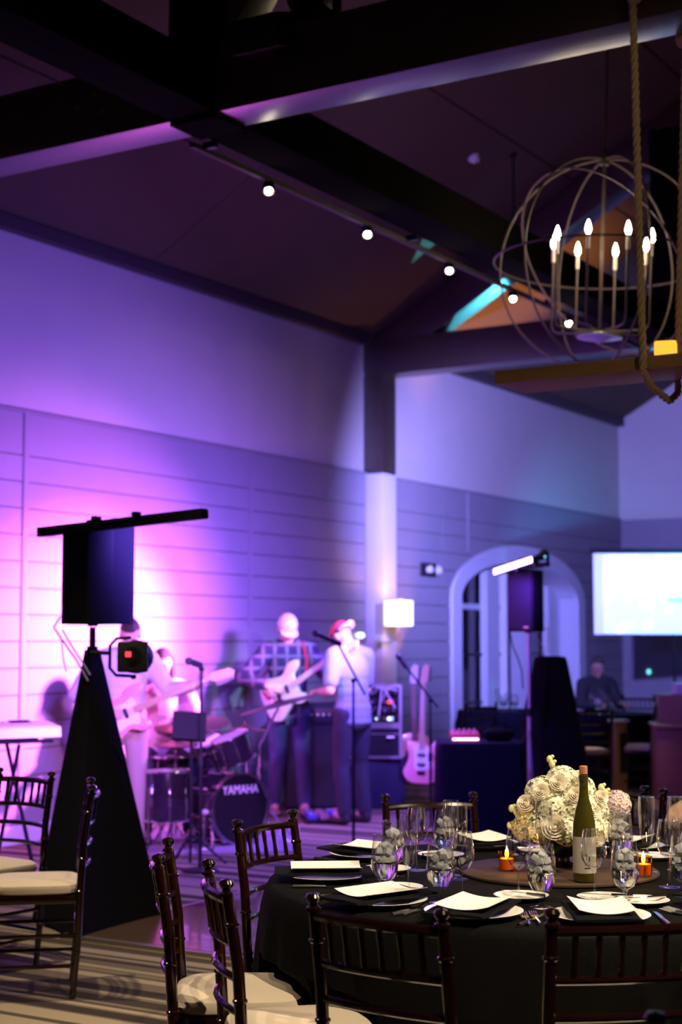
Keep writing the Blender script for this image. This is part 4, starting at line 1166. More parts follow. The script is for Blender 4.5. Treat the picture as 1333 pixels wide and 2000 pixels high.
MB().tube([(-.05, -.12, zt - .03), (-.15, .05, .02)], .014, 8).build('leg', M['black_paint'], ks)
MB().tube([(-.5, .12, zt - .03), (-.45, -.1, .02)], .014, 8).build('leg', M['black_paint'], ks)
MB().tube([(-.05, .12, zt - .03), (.05, -.2, .02)], .014, 8).build('leg', M['black_paint'], ks)
MB().tube([(-.5, -.12, zt - .03), (-.6, .2, .02)], .014, 8).build('leg', M['black_paint'], ks)
for yy in (-.2, .2): MB().tube([(-.62, yy, .02), (.10, yy, .02)], .013, 8).build('foot_bar', M['black_paint'], ks)

# ------------------------------------------------------------------ guitars
def spline(pts, n=8):
    out = []; k = len(pts)
    for i in range(k):
        p0, p1, p2, p3 = [Vector(pts[(i + q) % k]) for q in (-1, 0, 1, 2)]
        for j in range(n):
            t = j / n
            out.append(tuple(0.5 * ((2 * p1) + (p2 - p0) * t + (2 * p0 - 5 * p1 + 4 * p2 - p3) * t * t + (3 * p1 - p0 - 3 * p2 + p3) * t ** 3)))
    return out
BODY = {'double': [(-.22, .0), (-.205, .12), (-.12, .17), (-.03, .135), (.05, .12), (.13, .165), (.215, .155), (.20, .11), (.135, .075), (.125, .03), (.125, -.03), (.13, -.07), (.175, -.11), (.165, -.15), (.10, -.15), (.03, -.115), (-.04, -.14), (-.13, -.175), (-.205, -.12)],
        'single': [(-.22, .0), (-.205, .11), (-.12, .165), (-.03, .13), (.05, .115), (.12, .14), (.165, .125), (.165, .05), (.165, -.03), (.14, -.05), (.13, -.09), (.185, -.13), (.165, -.165), (.10, -.15), (.03, -.12), (-.04, -.14), (-.12, -.17), (-.205, -.115)],
        'acoustic': [(-.25, 0), (-.23, .13), (-.13, .19), (-.03, .15), (.04, .125), (.12, .14), (.19, .11), (.215, 0), (.19, -.11), (.12, -.14), (.04, -.125), (-.03, -.15), (-.13, -.19), (-.23, -.13)]}
def make_guitar(kind, lab, bodym, neckm, guardm, neck=.62, thick=.042, ns=6, name='electric_guitar', scale=1.0, headm=None):
    t = thing(name, (0, 0, 0), lab, 'guitar')
    S_ = scale
    bd = MB().prism([(x * S_, y * S_) for x, y in spline(BODY[kind], 5)], -thick / 2, thick / 2).build('body', bodym, t, bevel=0.006 if kind != 'acoustic' else .004)
    x0 = 0.10 * S_; x1 = x0 + neck
    MB().prism([(x0, -.028), (x1, -.021), (x1, .021), (x0, .028)], thick / 2 - .004, thick / 2 + .012).build('neck', neckm, t, bevel=.003)
    hd = [(x1, -.021), (x1 + .03, -.042), (x1 + .17, -.055), (x1 + .19, -.02), (x1 + .16, .01), (x1 + .03, .030), (x1, .021)]
    hs = MB().prism(hd, thick / 2 - .012, thick / 2 + .004).build('headstock', headm or neckm, t)
    for k in range(ns):
        xx = x1 + .035 + k * .12 / max(1, ns - 1)
        MB().cyl((xx, -.05, thick / 2 - .004), (xx, -.078, thick / 2 - .004), .007, n=8).build('tuner', M['chrome'], hs)
    if guardm and kind != 'acoustic':
        pg = [(-.10, -.02), (-.08, .06), (.05, .07), (.12, .09), (.13, .03), (.12, -.03), (.11, -.10), (.03, -.085), (-.05, -.10)]
        MB().prism([(x * S_, y * S_) for x, y in spline(pg, 4)], thick / 2, thick / 2 + .003).build('pickguard', guardm, t)
    if kind != 'acoustic':
        for xx in (-.05, .04): bx('pickup', (xx * S_, 0, thick / 2 + .007), (.028, .075, .012), M['black_plastic'], t)
        bx('bridge', (-.125 * S_, 0, thick / 2 + .007), (.035, .075, .014), M['chrome'], t)
        for k in range(3): MB().cyl((-.10 * S_ - k * .035, -.10 * S_, thick / 2), (-.10 * S_ - k * .035, -.10 * S_, thick / 2 + .014), .009, n=10).build('knob', M['chrome'], t)
    else:
        MB().lathe([(0, thick / 2 + .0005), (.05, thick / 2 + .0005), (.05, thick / 2 + .001), (0, thick / 2 + .001)], 24, None, (.04, 0, 0)).build('sound_hole', M['ink'], t)
        bx('bridge', (-.12, 0, thick / 2 + .006), (.03, .13, .012), M['ink'], t)
    for k in range(ns):
        yy = -.017 + .034 * k / (ns - 1)
        MB().tube([(-.12 * S_, yy * 1.3, thick / 2 + .015), (x1, yy, thick / 2 + .016)], .0009, 4).build('string', M['steel'], t)
    for k in range(10):
        xx = x1 - (neck) * (1 - 0.5 ** ((k + 1) / 8)) * .95
        bx('fret', (xx, 0, thick / 2 + .0125), (.002, .046, .002), M['steel'], t)
    return t
def pose_guitar(t, body, head, face):
    fr = frame(body, Vector(head) - Vector(body), face)
    t.matrix_world = fr
    t.location = fr.translation; t.rotation_euler = fr.to_euler()

# ------------------------------------------------------------------ people
def fuse(mb, name, m, parent, vox=0.009, smooth=3):
    me = mb.mesh(name); o = bpy.data.objects.new(name, me); COL.objects.link(o)
    r = o.modifiers.new('r', 'REMESH'); r.mode = 'VOXEL'; r.voxel_size = vox
    if smooth:
        s = o.modifiers.new('s', 'SMOOTH'); s.factor = 0.5; s.iterations = smooth
    dg = bpy.context.evaluated_depsgraph_get(); dg.update()
    me2 = bpy.data.meshes.new_from_object(o.evaluated_get(dg)); me2.name = name
    bpy.data.objects.remove(o); bpy.data.meshes.remove(me)
    return link(name, me2, m, parent)
def limb(mb, pts, rs, n=14):
    for i in range(len(pts) - 1):
        a, c = Vector(pts[i]), Vector(pts[i + 1])
        mb.tube([a, a.lerp(c, .35), a.lerp(c, .65), c], [rs[i], rs[i] * .65 + rs[i + 1] * .35 + .002, rs[i] * .35 + rs[i + 1] * .65 + .001, rs[i + 1]], n)
    for p, r in zip(pts, rs): mb.ell(p, r, None, 14, 9)
def hand(mb, wrist, direction, palm, thumb_side, curl=0.5, s=1.0):
    # palm slab, four unequal curled fingers, a thumb off the side of the palm
    d = Vector(direction).normalized(); pn = Vector(palm); pn = (pn - d * pn.dot(d)).normalized(); ts = pn.cross(d) * thumb_side
    w = Vector(wrist); c = w + d * .045 * s
    R = Matrix((d, ts, pn)).transposed()
    mb.ell(c, (.054 * s, .042 * s, .018 * s), R); mb.ell(c + d * .03 * s, (.03 * s, .041 * s, .016 * s), R)
    for k, (off, L) in enumerate(((.031, .070), (.011, .080), (-.010, .075), (-.030, .058))):
        p = c + d * .045 * s + ts * off * s; ang = 0.0; pts = [c + ts * off * s * .7, p]; dirn = d
        for seg, fr in enumerate((.45, .32, .23)):
            ang += curl * (0.9, 1.0, .7)[seg]
            dirn = d * math.cos(ang) + pn * math.sin(ang)
            p = p + dirn * L * fr * s; pts.append(p)
        limb(mb, pts, [.0105 * s, .0098 * s, .0090 * s, .0085 * s, .0075 * s], 8)
    p0 = w + d * .022 * s + ts * .026 * s
    p1 = p0 + (d * .55 + ts * .75 + pn * .25).normalized() * .036 * s
    p2 = p1 + (d * .85 + ts * .25 + pn * .55).normalized() * .030 * s
    p3 = p2 + (d * .8 + pn * .7).normalized() * .024 * s
    limb(mb, [p0, p1, p2, p3], [.014 * s, .0115 * s, .0105 * s, .009 * s], 8)
def person(root_p, facing, lab, J, top, top_m, legs_m, shoe_m, hair='short', hat=None, sleeve='short', hem=.80, head_pitch=0.3, head_yaw=0.0, skin='skin', scale=1.0, curl=(.6, .6), hands=((0, 1, 0), (0, 1, 0)), group=None, palms=((0, 0, -1), (0, 0, -1)), seated=False):
    t = thing('person', root_p, lab, 'person', facing - PI / 2, group)
    t.scale = (scale,) * 3
    sk = M[skin]; V = Vector
    j = dict(pelvis=(0, 0, .95), chest=(0, .0, 1.28), neck=(0, -.005, 1.48), head=(0, .03, 1.63), sr=(.195, -.005, 1.43), sl=(-.195, -.005, 1.43),
             er=(.25, 0, 1.14), el=(-.25, 0, 1.14), wr=(.25, .12, .92), wl=(-.25, .12, .92), hr=(.095, 0, .93), hl=(-.095, 0, .93),
             kr=(.11, .02, .50), kl=(-.11, .02, .50), ar=(.12, -.02, .085), al=(-.12, -.02, .085))
    j.update(J); j = {k: V(v) for k, v in j.items()}
    spine = (j['chest'] - j['pelvis']).normalized(); side = (j['sl'] - j['sr']).normalized() * -1
    fwd = spine.cross(side) * -1
    if fwd.y < 0: fwd = -fwd
    Rt = Matrix((side, fwd, spine)).transposed()
    hm = (Matrix.Rotation(head_yaw, 3, 'Z') @ Matrix.Rotation(-head_pitch, 3, 'X'))
    H = j['head']
    def hp(x, y, z): return H + hm @ V((x, y, z))
    body = MB()
    for dx in (0,): pass
    body.ell(j['pelvis'], (.160, .108, .13), Rt); body.ell(j['pelvis'].lerp(j['chest'], .5), (.140, .098, .17), Rt)
    body.ell(j['chest'], (.165, .112, .19), Rt); body.ell(j['chest'].lerp(j['neck'], .55), (.165, .085, .10), Rt)
    limb(body, [j['sr'], j['neck'].lerp(j['sr'], .5) + V((0, 0, -.01)), j['neck'].lerp(j['sl'], .5) + V((0, 0, -.01)), j['sl']], [.062, .065, .065, .062])
    limb(body, [j['neck'] - spine * .03, hp(0, -.02, -.06)], [.062, .056])
    for s, hd, cu, pd in (('r', hands[0], curl[0], palms[0]), ('l', hands[1], curl[1], palms[1])):
        limb(body, [j['s' + s], j['e' + s], j['w' + s]], [.054, .043, .029])
        hand(body, j['w' + s], hd, pd, 1 if s == 'r' else -1, cu)
        limb(body, [j['h' + s], j['k' + s], j['a' + s]], [.082, .056, .040])
        limb(body, [j['a' + s], j['a' + s] + V((0, .13, -.045))], [.040, .032])
    # head
    body.ell(hp(0, -.012, .025), (.073, .092, .092), hm); body.ell(hp(0, .012, -.045), (.058, .072, .068), hm)
    body.ell(hp(0, .055, -.085), (.030, .026, .022), hm)                                          # chin
    limb(body, [hp(0, .080, .012), hp(0, .102, -.022)], [.010, .015], 8)                          # nose
    body.ell(hp(0, .078, -.020 + .04), (.05, .014, .012), hm)                                       # brow
    for s in (-1, 1):
        body.ell(hp(s * .075, -.008, -.008), (.010, .020, .031), hm)
        body.ell(hp(s * .042, .058, -.022), (.024, .022, .024), hm)
    fuse(body, 'body', sk, t, 0.0085, 2)
    for s in (-1, 1): MB().ell(hp(s * .030, .079, .006), (.013, .009, .008), hm).build('eye', M['eye'], t)
    MB().ell(hp(0, .080, -.058), (.024, .010, .007), hm).build('mouth', M['lip'], t)
    if hair:
        hb = MB()
        nu, nv = 24, 14; vs = []; fs = []
        for i in range(nv + 1):
            th = PI * 0.62 * i / nv
            for q in range(nu):
                ph = 2 * PI * q / nu; yb = math.sin(ph)
                lim = PI * (0.38 if yb > .25 else (0.60 if yb < -.2 else .47)); tt = min(th, lim)
                vs.append(hp(.081 * math.sin(tt) * math.cos(ph), -.016 + .101 * math.sin(tt) * math.sin(ph), .026 + .103 * math.cos(tt)))
        fs = [(i * nu + q, (i + 1) * nu + q, (i + 1) * nu + (q + 1) % nu, i * nu + (q + 1) % nu) for i in range(nv) for q in range(nu)]
        hb.add(vs, fs)
        if hair == 'long':
            hb.ell(hp(0, -.085, -.07), (.085, .045, .13), hm)
            for s in (-1, 1): hb.ell(hp(s * .078, -.03, -.06), (.020, .045, .12), hm)
        hb.build('hair', M['hair'], t)
    if hat:
        cm, bm_, back = hat
        vs = []; nu, nv = 24, 9
        for i in range(nv + 1):
            th = PI * 0.5 * i / nv
            for q in range(nu):
                ph = 2 * PI * q / nu
                vs.append(hp(.090 * math.sin(th) * math.cos(ph), -.012 + .108 * math.sin(th) * math.sin(ph), .035 + .098 * math.cos(th)))
        cp = MB().add(vs, [(i * nu + q, (i + 1) * nu + q, (i + 1) * nu + (q + 1) % nu, i * nu + (q + 1) % nu) for i in range(nv) for q in range(nu)]).build('cap', cm, t)
        sg = -1 if back else 1
        brim = [(x, y) for x, y in [(-.075, .06), (-.07, .13), (-.035, .17), (0, .18), (.035, .17), (.07, .13), (.075, .06)]]
        m = MB(); vs = []
        for zz in (0, .006):
            for x, y in brim: vs.append(hp(x, sg * y, .035 + zz - abs(x) * .25 - (y - .06) * .15))
        nb = len(brim); m.add(vs, [tuple(range(nb))[::-1], tuple(range(nb, 2 * nb))] + [(i, (i + 1) % nb, nb + (i + 1) % nb, nb + i) for i in range(nb)])
        m.build('brim', bm_, cp)
        MB().ell(hp(0, .085 * sg * -1 if back else .092, .075), (.022, .008, .018), hm).build('badge', M['cap_white'], cp)
    # shirt
    sh = MB()
    b0 = j['pelvis'] + spine * (hem - j['pelvis'].z if not seated else -.05)
    sh.ell(j['pelvis'].lerp(j['chest'], .05), (.185, .130, .14), Rt)
    for f in (.25, .5, .75): sh.ell(j['pelvis'].lerp(j['chest'], f), (.174 - .010 * (1 - f), .124, .15), Rt)
    sh.ell(j['chest'], (.186, .130, .19), Rt); sh.ell(j['chest'].lerp(j['neck'], .55), (.178, .098, .095), Rt)
    limb(sh, [j['sr'], j['neck'].lerp(j['sr'], .45), j['neck'].lerp(j['sl'], .45), j['sl']], [.078, .076, .076, .078])
    for s in ('r', 'l'):
        if sleeve == 'short': limb(sh, [j['s' + s], j['s' + s].lerp(j['e' + s], .75)], [.078, .068])
        else: limb(sh, [j['s' + s], j['e' + s], j['e' + s].lerp(j['w' + s], .86)], [.080, .064, .048])
    if not seated:
        sh.ell(b0 + spine * .05, (.186, .132, .075), Rt); sh.ell(b0 + spine * .10, (.184, .131, .10), Rt)
    fuse(sh, top, top_m, t, 0.011, 3)
    tr_ = MB()
    tr_.ell(j['pelvis'] - spine * .02, (.172, .122, .12), Rt)
    for s in ('r', 'l'):
        limb(tr_, [j['h' + s], j['k' + s], j['a' + s] + V((0, 0, .02))], [.100, .072, .060])
    fuse(tr_, 'trousers', legs_m, t, 0.012, 3)
    for s in ('r', 'l'):
        a = j['a' + s]; m = MB()
        m.ell(a + V((0, .055, -.045)), (.050, .135, .040)); m.ell(a + V((0, -.01, -.02)), (.046, .058, .055)); m.ell(a + V((0, .12, -.05)), (.048, .07, .033))
        so = fuse(m, 'shoe', shoe_m, t, 0.010, 2)
        for v in so.data.vertices: v.co.z = max(v.co.z, a.z - .083)
    return t

def to_local(t, p):
    return t.matrix_world.inverted() @ Vector(p)
FC = YAW - PI / 2            # facing the camera
# bassist: plaid shirt and pale cap
BP_ = at(563, 1592, Z=0)
bf = FC + 0.18
bass_ = person(BP_, bf, 'bass player in a plaid shirt and pale cap, looking down at a white bass', dict(
    neck=(0, .01, 1.49), head=(0.02, .055, 1.63), er=(.40, .02, 1.20), wr=(.22, .27, 1.13), el=(-.31, .22, 1.20), wl=(-.31, .50, 1.30),
    kr=(.10, .03, .50), kl=(-.12, .05, .50), al=(-.14, .02, .085)), 'plaid_shirt', M['plaid'], M['jeans'], M['tan_shoe'], hair='short', hat=(M['cap_cloth'], M['cap_cloth'], False), sleeve='long', hem=.78,
    head_pitch=.55, head_yaw=.1, scale=1.02, hands=((-1, .35, -.2), (-.1, .7, .7)), palms=((0, -1, -.2), (.9, -.2, .3)), curl=(.5, .85))
bpy.context.view_layer.update()
def W_(t, v): return t.matrix_world @ Vector(v)
g = make_guitar('double', 'white electric bass played by the man in the plaid shirt', M['ivory_lacquer'], M['ivory_lacquer'], M['pickguard'], neck=.62, ns=4, name='bass_guitar', scale=1.18, headm=M['ivory_lacquer'])
pose_guitar(g, W_(bass_, (.06, .235, 1.08)), W_(bass_, (-.40, .74, 1.48)), W_(bass_, (.62, .75, .1)) - W_(bass_, (0, 0, 0)))
o = MB().tube([W_(bass_, q) for q in ((-.12, .20, 1.20), (-.14, .15, 1.36), (-.12, .06, 1.505), (-.06, -.10, 1.50), (.1, -.145, 1.35), (.22, -.10, 1.2), (.235, .05, 1.08), (.20, .16, 1.02))], 0.014, 6).build('guitar_strap', M['red_strap'])
tag(o, 'red strap of the white bass over the plaid shirt', 'strap')

# man in grey tee with his back turned
GP_ = at(690, 1609, Z=0)
gf = YAW + PI / 2 + 0.75
gman = person(GP_, gf, 'man in a grey T-shirt with his back turned, red cap worn backwards', dict(
    chest=(0, .02, 1.28), neck=(0, .07, 1.47), head=(0, .14, 1.59), sr=(.195, .04, 1.42), sl=(-.195, .04, 1.42), el=(-.27, .0, 1.13), wl=(-.16, .24, 1.12), er=(.24, .08, 1.13), wr=(.12, .30, 1.10),
    kr=(.11, .03, .50), kl=(-.12, .02, .50)), 't_shirt', M['grey_tee'], M['dark_trousers'], M['shoe'], hat=(M['cap_red'], M['cap_white'], True), sleeve='short', hem=.81,
    head_pitch=.75, scale=1.0, hands=((-.3, 1, 0), (.3, 1, 0)), palms=((0, 0, -1), (0, 0, -1)), curl=(.5, .5))

# guitarist by the left loudspeaker
AP_ = at(238, 1662, Z=0)
af = FC + 0.35
ga = person(AP_, af, 'guitarist in a pale shirt and khakis standing behind the left loudspeaker', dict(
    neck=(0, .02, 1.48), head=(-.03, .07, 1.62), er=(.36, -.02, 1.17), wr=(.20, .22, 1.06), el=(-.33, .08, 1.20), wl=(-.50, .30, 1.24)),
    'pale_shirt', M['pale_shirt'], M['khaki'], M['shoe'], sleeve='long', hem=.92, head_pitch=.55, head_yaw=-.25, scale=0.985, hands=((-1, .3, -.2), (-.6, .2, .7)), palms=((0, -1, -.2), (.7, -.4, .3)), curl=(.5, .85))
bpy.context.view_layer.update()
g = make_guitar('double', 'cream electric guitar played by the man in the pale shirt', M['pink_lit_lacquer'], M['maple'], M['pickguard'], neck=.60, ns=6, scale=1.05)
pose_guitar(g, W_(ga, (.06, .20, 1.02)), W_(ga, (-.56, .42, 1.30)), W_(ga, (0, 1, .2)) - W_(ga, (0, 0, 0)))

# drummer
DRP = at(303, 1606, Z=0); 
dz_ = Vector((0.62, 9.95, 0)); 
dr = person(dz_, FC + .25, 'drummer with long dark hair in a pink top, sitting behind the kit', dict(
    pelvis=(0, 0, .62), chest=(0, .03, .96), neck=(0, .05, 1.16), head=(0, .08, 1.31), sr=(.185, .03, 1.11), sl=(-.185, .03, 1.11), er=(.26, .12, .86), wr=(.18, .36, .82), el=(-.27, .14, .88), wl=(-.20, .38, .86),
    hr=(.10, .02, .60), hl=(-.10, .02, .60), kr=(.17, .44, .56), kl=(-.17, .44, .56), ar=(.17, .46, .085), al=(-.17, .46, .085)), 'top', M['pink_shirt'], M['dark_trousers'], M['shoe'], hair='long', sleeve='short', head_pitch=.2, head_yaw=-.2,
    scale=1.04, seated=True, hands=((0, 1, 0), (0, 1, 0)), curl=(.9, .9))
bpy.context.view_layer.update()
stl = thing('drum_stool', (dz_.x, dz_.y, 0), 'round drum stool under the drummer', 'stool')
MB().lathe([(0, .46), (.16, .46), (.17, .48), (.165, .52), (0, .525)], 24).build('seat', M['black_plastic'], stl)
MB().cyl((0, 0, .1), (0, 0, .46), .02).build('post', M['chrome'], stl)
for k in range(3):
    a = k * 2.09
    MB().tube([(0, 0, .28), (.24 * math.cos(a), .24 * math.sin(a), .012)], .011).build('leg', M['chrome'], stl)
for s in (0, 1):
    w0 = W_(dr, (.18, .43, .80) if s == 0 else (-.20, .45, .84)); w1 = w0 + (W_(dr, (-.02, .30, .02)) - W_(dr, (0, 0, 0)))
    o = MB().tube([w0 - (w1 - w0) * .25, w1], [.007, .005], 8).build('drumstick', M['maple'])
    tag(o, ['drumstick in the right hand of the drummer', 'drumstick in the left hand of the drummer'][s], 'drumstick')

# ------------------------------------------------------------------ drum kit
def cf(lat, z, h=0.0): return cw(lat, z, h)
def px2(px, d): return (px - 666.5) / F * d
def drum(name, p, r, h, lab, tilt=(0, 0), lugs=8, headm='drum_head', yaw=0.0, legs=0, legh=0.0):
    t = thing(name, p, lab, 'drum', yaw)
    R = Euler((tilt[0], tilt[1], 0)).to_matrix()
    MB().lathe([(r * .985, 0), (r, 0.01), (r, h - .01), (r * .985, h)], 36, R).build('shell', M['drum_shell'], t)
    MB().lathe([(0, h + .002), (r * .97, h + .002), (r * .97, h - .004), (0, h - .004)], 36, R).build('head', M[headm], t)
    MB().lathe([(0, -.002), (r * .97, -.002), (r * .97, .004), (0, .004)], 36, R).build('head', M[headm], t)
    for zz in (0, h):
        MB().tube([R @ Vector((r * 1.02 * math.cos(2 * PI * k / 36), r * 1.02 * math.sin(2 * PI * k / 36), zz)) for k in range(36)], .008, 6, True).build('hoop', M['chrome'], t)
    for k in range(lugs):
        a = 2 * PI * k / lugs; c, s = math.cos(a) * r * 1.03, math.sin(a) * r * 1.03
        MB().tube([R @ Vector((c, s, .01)), R @ Vector((c, s, h * .3)), R @ Vector((c, s, h * .32)), R @ Vector((c, s, h * .68)), R @ Vector((c, s, h * .7)), R @ Vector((c, s, h - .01))], [.004, .004, .010, .010, .004, .004], 8).build('lug', M['chrome'], t)
    for k in range(legs):
        a = 2 * PI * k / legs + .4; c, s = math.cos(a) * r * 1.05, math.sin(a) * r * 1.05
        MB().tube([(c, s, h * .7), (c, s, -legh + .03), (c * 1.08, s * 1.08, -legh)], .008, 8).build('leg', M['chrome'], t)
    return t
BD = cf(px2(442, 12.1), 12.1, .275)
ang = YAW - D(50)                        # its front head looks to the right of the picture and a little towards us
ax = Vector((math.cos(ang), math.sin(ang), 0))
bd = thing('bass_drum', BD, 'dark bass drum with a black front head and a white word', 'drum')
Rb = frame((0, 0, 0), ax.cross(Vector((0, 0, 1))) * -1, ax).to_3x3()       # local z along the axis
r, hl = .262, .20
MB().lathe([(r * .97, -hl), (r, -hl + .01), (r, hl - .01), (r * .97, hl)], 48, Rb).build('shell', M['drum_shell'], bd)
MB().lathe([(0, hl + .004), (r * .96, hl + .004), (r * .96, hl - .004), (0, hl - .004)], 48, Rb).build('front_head', M['black_head'], bd)
MB().lathe([(0, -hl - .004), (r * .96, -hl - .004), (r * .96, -hl + .004), (0, -hl + .004)], 48, Rb).build('rear_head', M['drum_head'], bd)
for zz in (-hl, hl):
    MB().lathe([(r * .98, zz - .02), (r * 1.045, zz - .02), (r * 1.045, zz + .02), (r * .98, zz + .02)], 48, Rb).build('hoop', M['steel'], bd)
for k in range(8):
    a = 2 * PI * k / 8 + .2; c, s = math.cos(a) * r * 1.05, math.sin(a) * r * 1.05
    MB().tube([Rb @ Vector((c, s, z)) for z in (-hl - .02, -hl + .07, -hl + .08, hl - .08, hl - .07, hl + .02)], [.005, .005, .009, .009, .005, .005], 8).build('lug', M['chrome'], bd)
    for zz in (-hl, hl): bx('claw', Rb @ Vector((c, s, zz)), (.035, .035, .035), M['chrome'], bd, bevel=.006)
for s in (-1, 1):
    MB().tube([Rb @ Vector((s * r * .75, -r * .6, hl * .5)) if False else (ax * hl * .6 + ax.cross(Vector((0, 0, 1))) * s * r * .8 + Vector((0, 0, -.1))), (ax * (hl + .16) + ax.cross(Vector((0, 0, 1))) * s * (r + .10) + Vector((0, 0, -.27)))], .011).build('spur', M['chrome'], bd)
fc = bpy.data.curves.new('word', 'FONT'); fc.body = 'YAMAHA'; fc.size = .082; fc.align_x = 'CENTER'; fc.extrude = .0012
fo = bpy.data.objects.new('word', fc); COL.objects.link(fo); bpy.context.view_layer.update()
me = bpy.data.meshes.new_from_object(fo.evaluated_get(bpy.context.evaluated_depsgraph_get())); bpy.data.objects.remove(fo)
wo = link('lettering', me, M['white_print'], bd, False)
sidev = Vector((0, 0, 1)).cross(ax)
mt = Matrix((sidev, Vector((0, 0, 1)), ax)).transposed()
for v in me.vertices: v.co = mt @ Vector((v.co.x, v.co.y * 1.15, v.co.z)) + ax * (hl + .0055) + Vector((0, 0, .115))
MB().tube([Vector((0, 0, r)), Vector((0, 0, r + .17))], .013).build('tom_post', M['chrome'], bd)
MB().tube([Vector((0, 0, r + .15)) - sidev * .2, Vector((0, 0, r + .15)) + sidev * .2], .010).build('tom_arm', M['chrome'], bd)

drum('tom_drum', cf(px2(413, 12.25), 12.25, .60), .135, .19, 'left rack tom on top of the bass drum', (.35, .1))
drum('tom_drum', cf(px2(466, 12.05), 12.05, .63), .145, .20, 'right rack tom with chrome lugs on top of the bass drum', (.3, -.2))
drum('floor_tom', cf(px2(330, 11.72), 11.72, .22), .175, .36, 'floor tom on chrome legs, left of the bass drum', (0, 0), legs=3, legh=.21)
sn = drum('snare_drum', cf(px2(340, 12.2), 12.2, .52), .175, .13, 'snare drum between the drummer and the bass drum', (0, 0))
MB().cyl((0, 0, -.50), (0, 0, -.02), .012).build('stand_post', M['chrome'], sn)
for k in range(3):
    a = k * 2.09; MB().tube([(0, 0, -.28), (.26 * math.cos(a), .26 * math.sin(a), -.51)], .009).build('stand_leg', M['chrome'], sn)
    MB().tube([(0, 0, -.05), (.17 * math.cos(a), .17 * math.sin(a), -.005)], .008).build('stand_arm', M['chrome'], sn)
def cymbal(p, r, lab, tilt, foot, second=False, base=None):
    t = thing('cymbal', p, lab, 'cymbal', YAW)
    R = Euler((tilt[0], tilt[1], 0)).to_matrix()
    prof = [(0, .030), (.02, .029), (.05, .016), (.06, .012), (r * .6, .005), (r, -.006), (r, -.008), (r * .6, .003), (.06, .010), (.05, .013), (.02, .026), (0, .027)]
    MB().lathe(prof, 48, R).build('plate', M['cymbal'], t)
    if second: MB().lathe([(q, -z - .02) for q, z in prof][::-1], 48, R).build('plate', M['cymbal'], t)
    MB().cyl(R @ Vector((0, 0, .02)), R @ Vector((0, 0, .07)), .007, n=8).build('wing_nut', M['chrome'], t)
    b = (base - Vector(p)) if base is not None else Vector((0, 0, 0))
    b = Matrix.Rotation(-YAW, 3, 'Z') @ Vector((b.x, b.y, 0)); z0 = -p.z
    s = thing('cymbal_stand', (0, 0, 0), lab.replace('cymbal', 'cymbal stand') , 'stand')
    s.location = p; s.rotation_euler = (0, 0, YAW); s['label'] = 'chrome tripod stand of the ' + lab
    mid = Vector((b.x, b.y, min(-.05, -.35 if foot else -.05)))
    MB().tube([(0, 0, -.012), mid, (b.x, b.y, z0 + .10)], .010).build('pole', M['chrome'], s)
    for k in range(3):
        a = k * 2.09 + .3; MB().tube([(b.x, b.y, z0 + .32), (b.x + .25 * math.cos(a), b.y + .25 * math.sin(a), z0 + .012)], .009).build('leg', M['chrome'], s)
    MB().cyl((b.x, b.y, z0 + .5), (b.x, b.y, z0 + .55), .018, n=10).build('clamp', M['chrome'], s)
    return t
cymbal(at(376, 1413, d=12.3), .30, 'large dark cymbal over the left of the drums', (.17, -.05), True, base=cf(px2(398, 12.62), 12.62))
cymbal(at(546, 1374, d=11.9), .31, 'thin edge-on cymbal before the white bass', (.03, -.26), True, base=cf(px2(510, 12.45), 12.45))
cymbal(at(480, 1424, d=12.55), .16, 'small flat cymbal right of the toms', (.02, .02), True, base=cf(px2(487, 12.6), 12.6))
cymbal(at(345, 1452, d=11.75), .17, 'pair of hi-hat plates low beside the music stand', (.06, 0), False, True)
kp = thing('kick_pedal', cf(px2(404, 11.75), 11.75), 'bright chrome upright of the pedal hardware before the bass drum', 'pedal', YAW)
MB().tube([(0, 0, .01), (0, .02, .26)], .013).build('upright', M['chrome'], kp); bx('foot_plate', (0, -.06, .018), (.09, .24, .018), M['steel'], kp, bevel=.005)
MB().ell((0, .02, .27), (.03, .02, .022)).build('beater', M['drum_head'], kp)
o = MB().lathe([(0, 0), (1.0, 0), (1.0, .008), (0, .008)], 4).build('drum_rug', mat('rug', (0.22, 0.18, 0.22), .95, var=.35, scale=14))
o.scale = (1.15, 1.0, 1); o.location = cf(px2(400, 12.2), 12.2, .0005); o.rotation_euler = (0, 0, YAW + PI / 4 + .1); tag(o, 'patterned rug under the drum kit', 'rug')

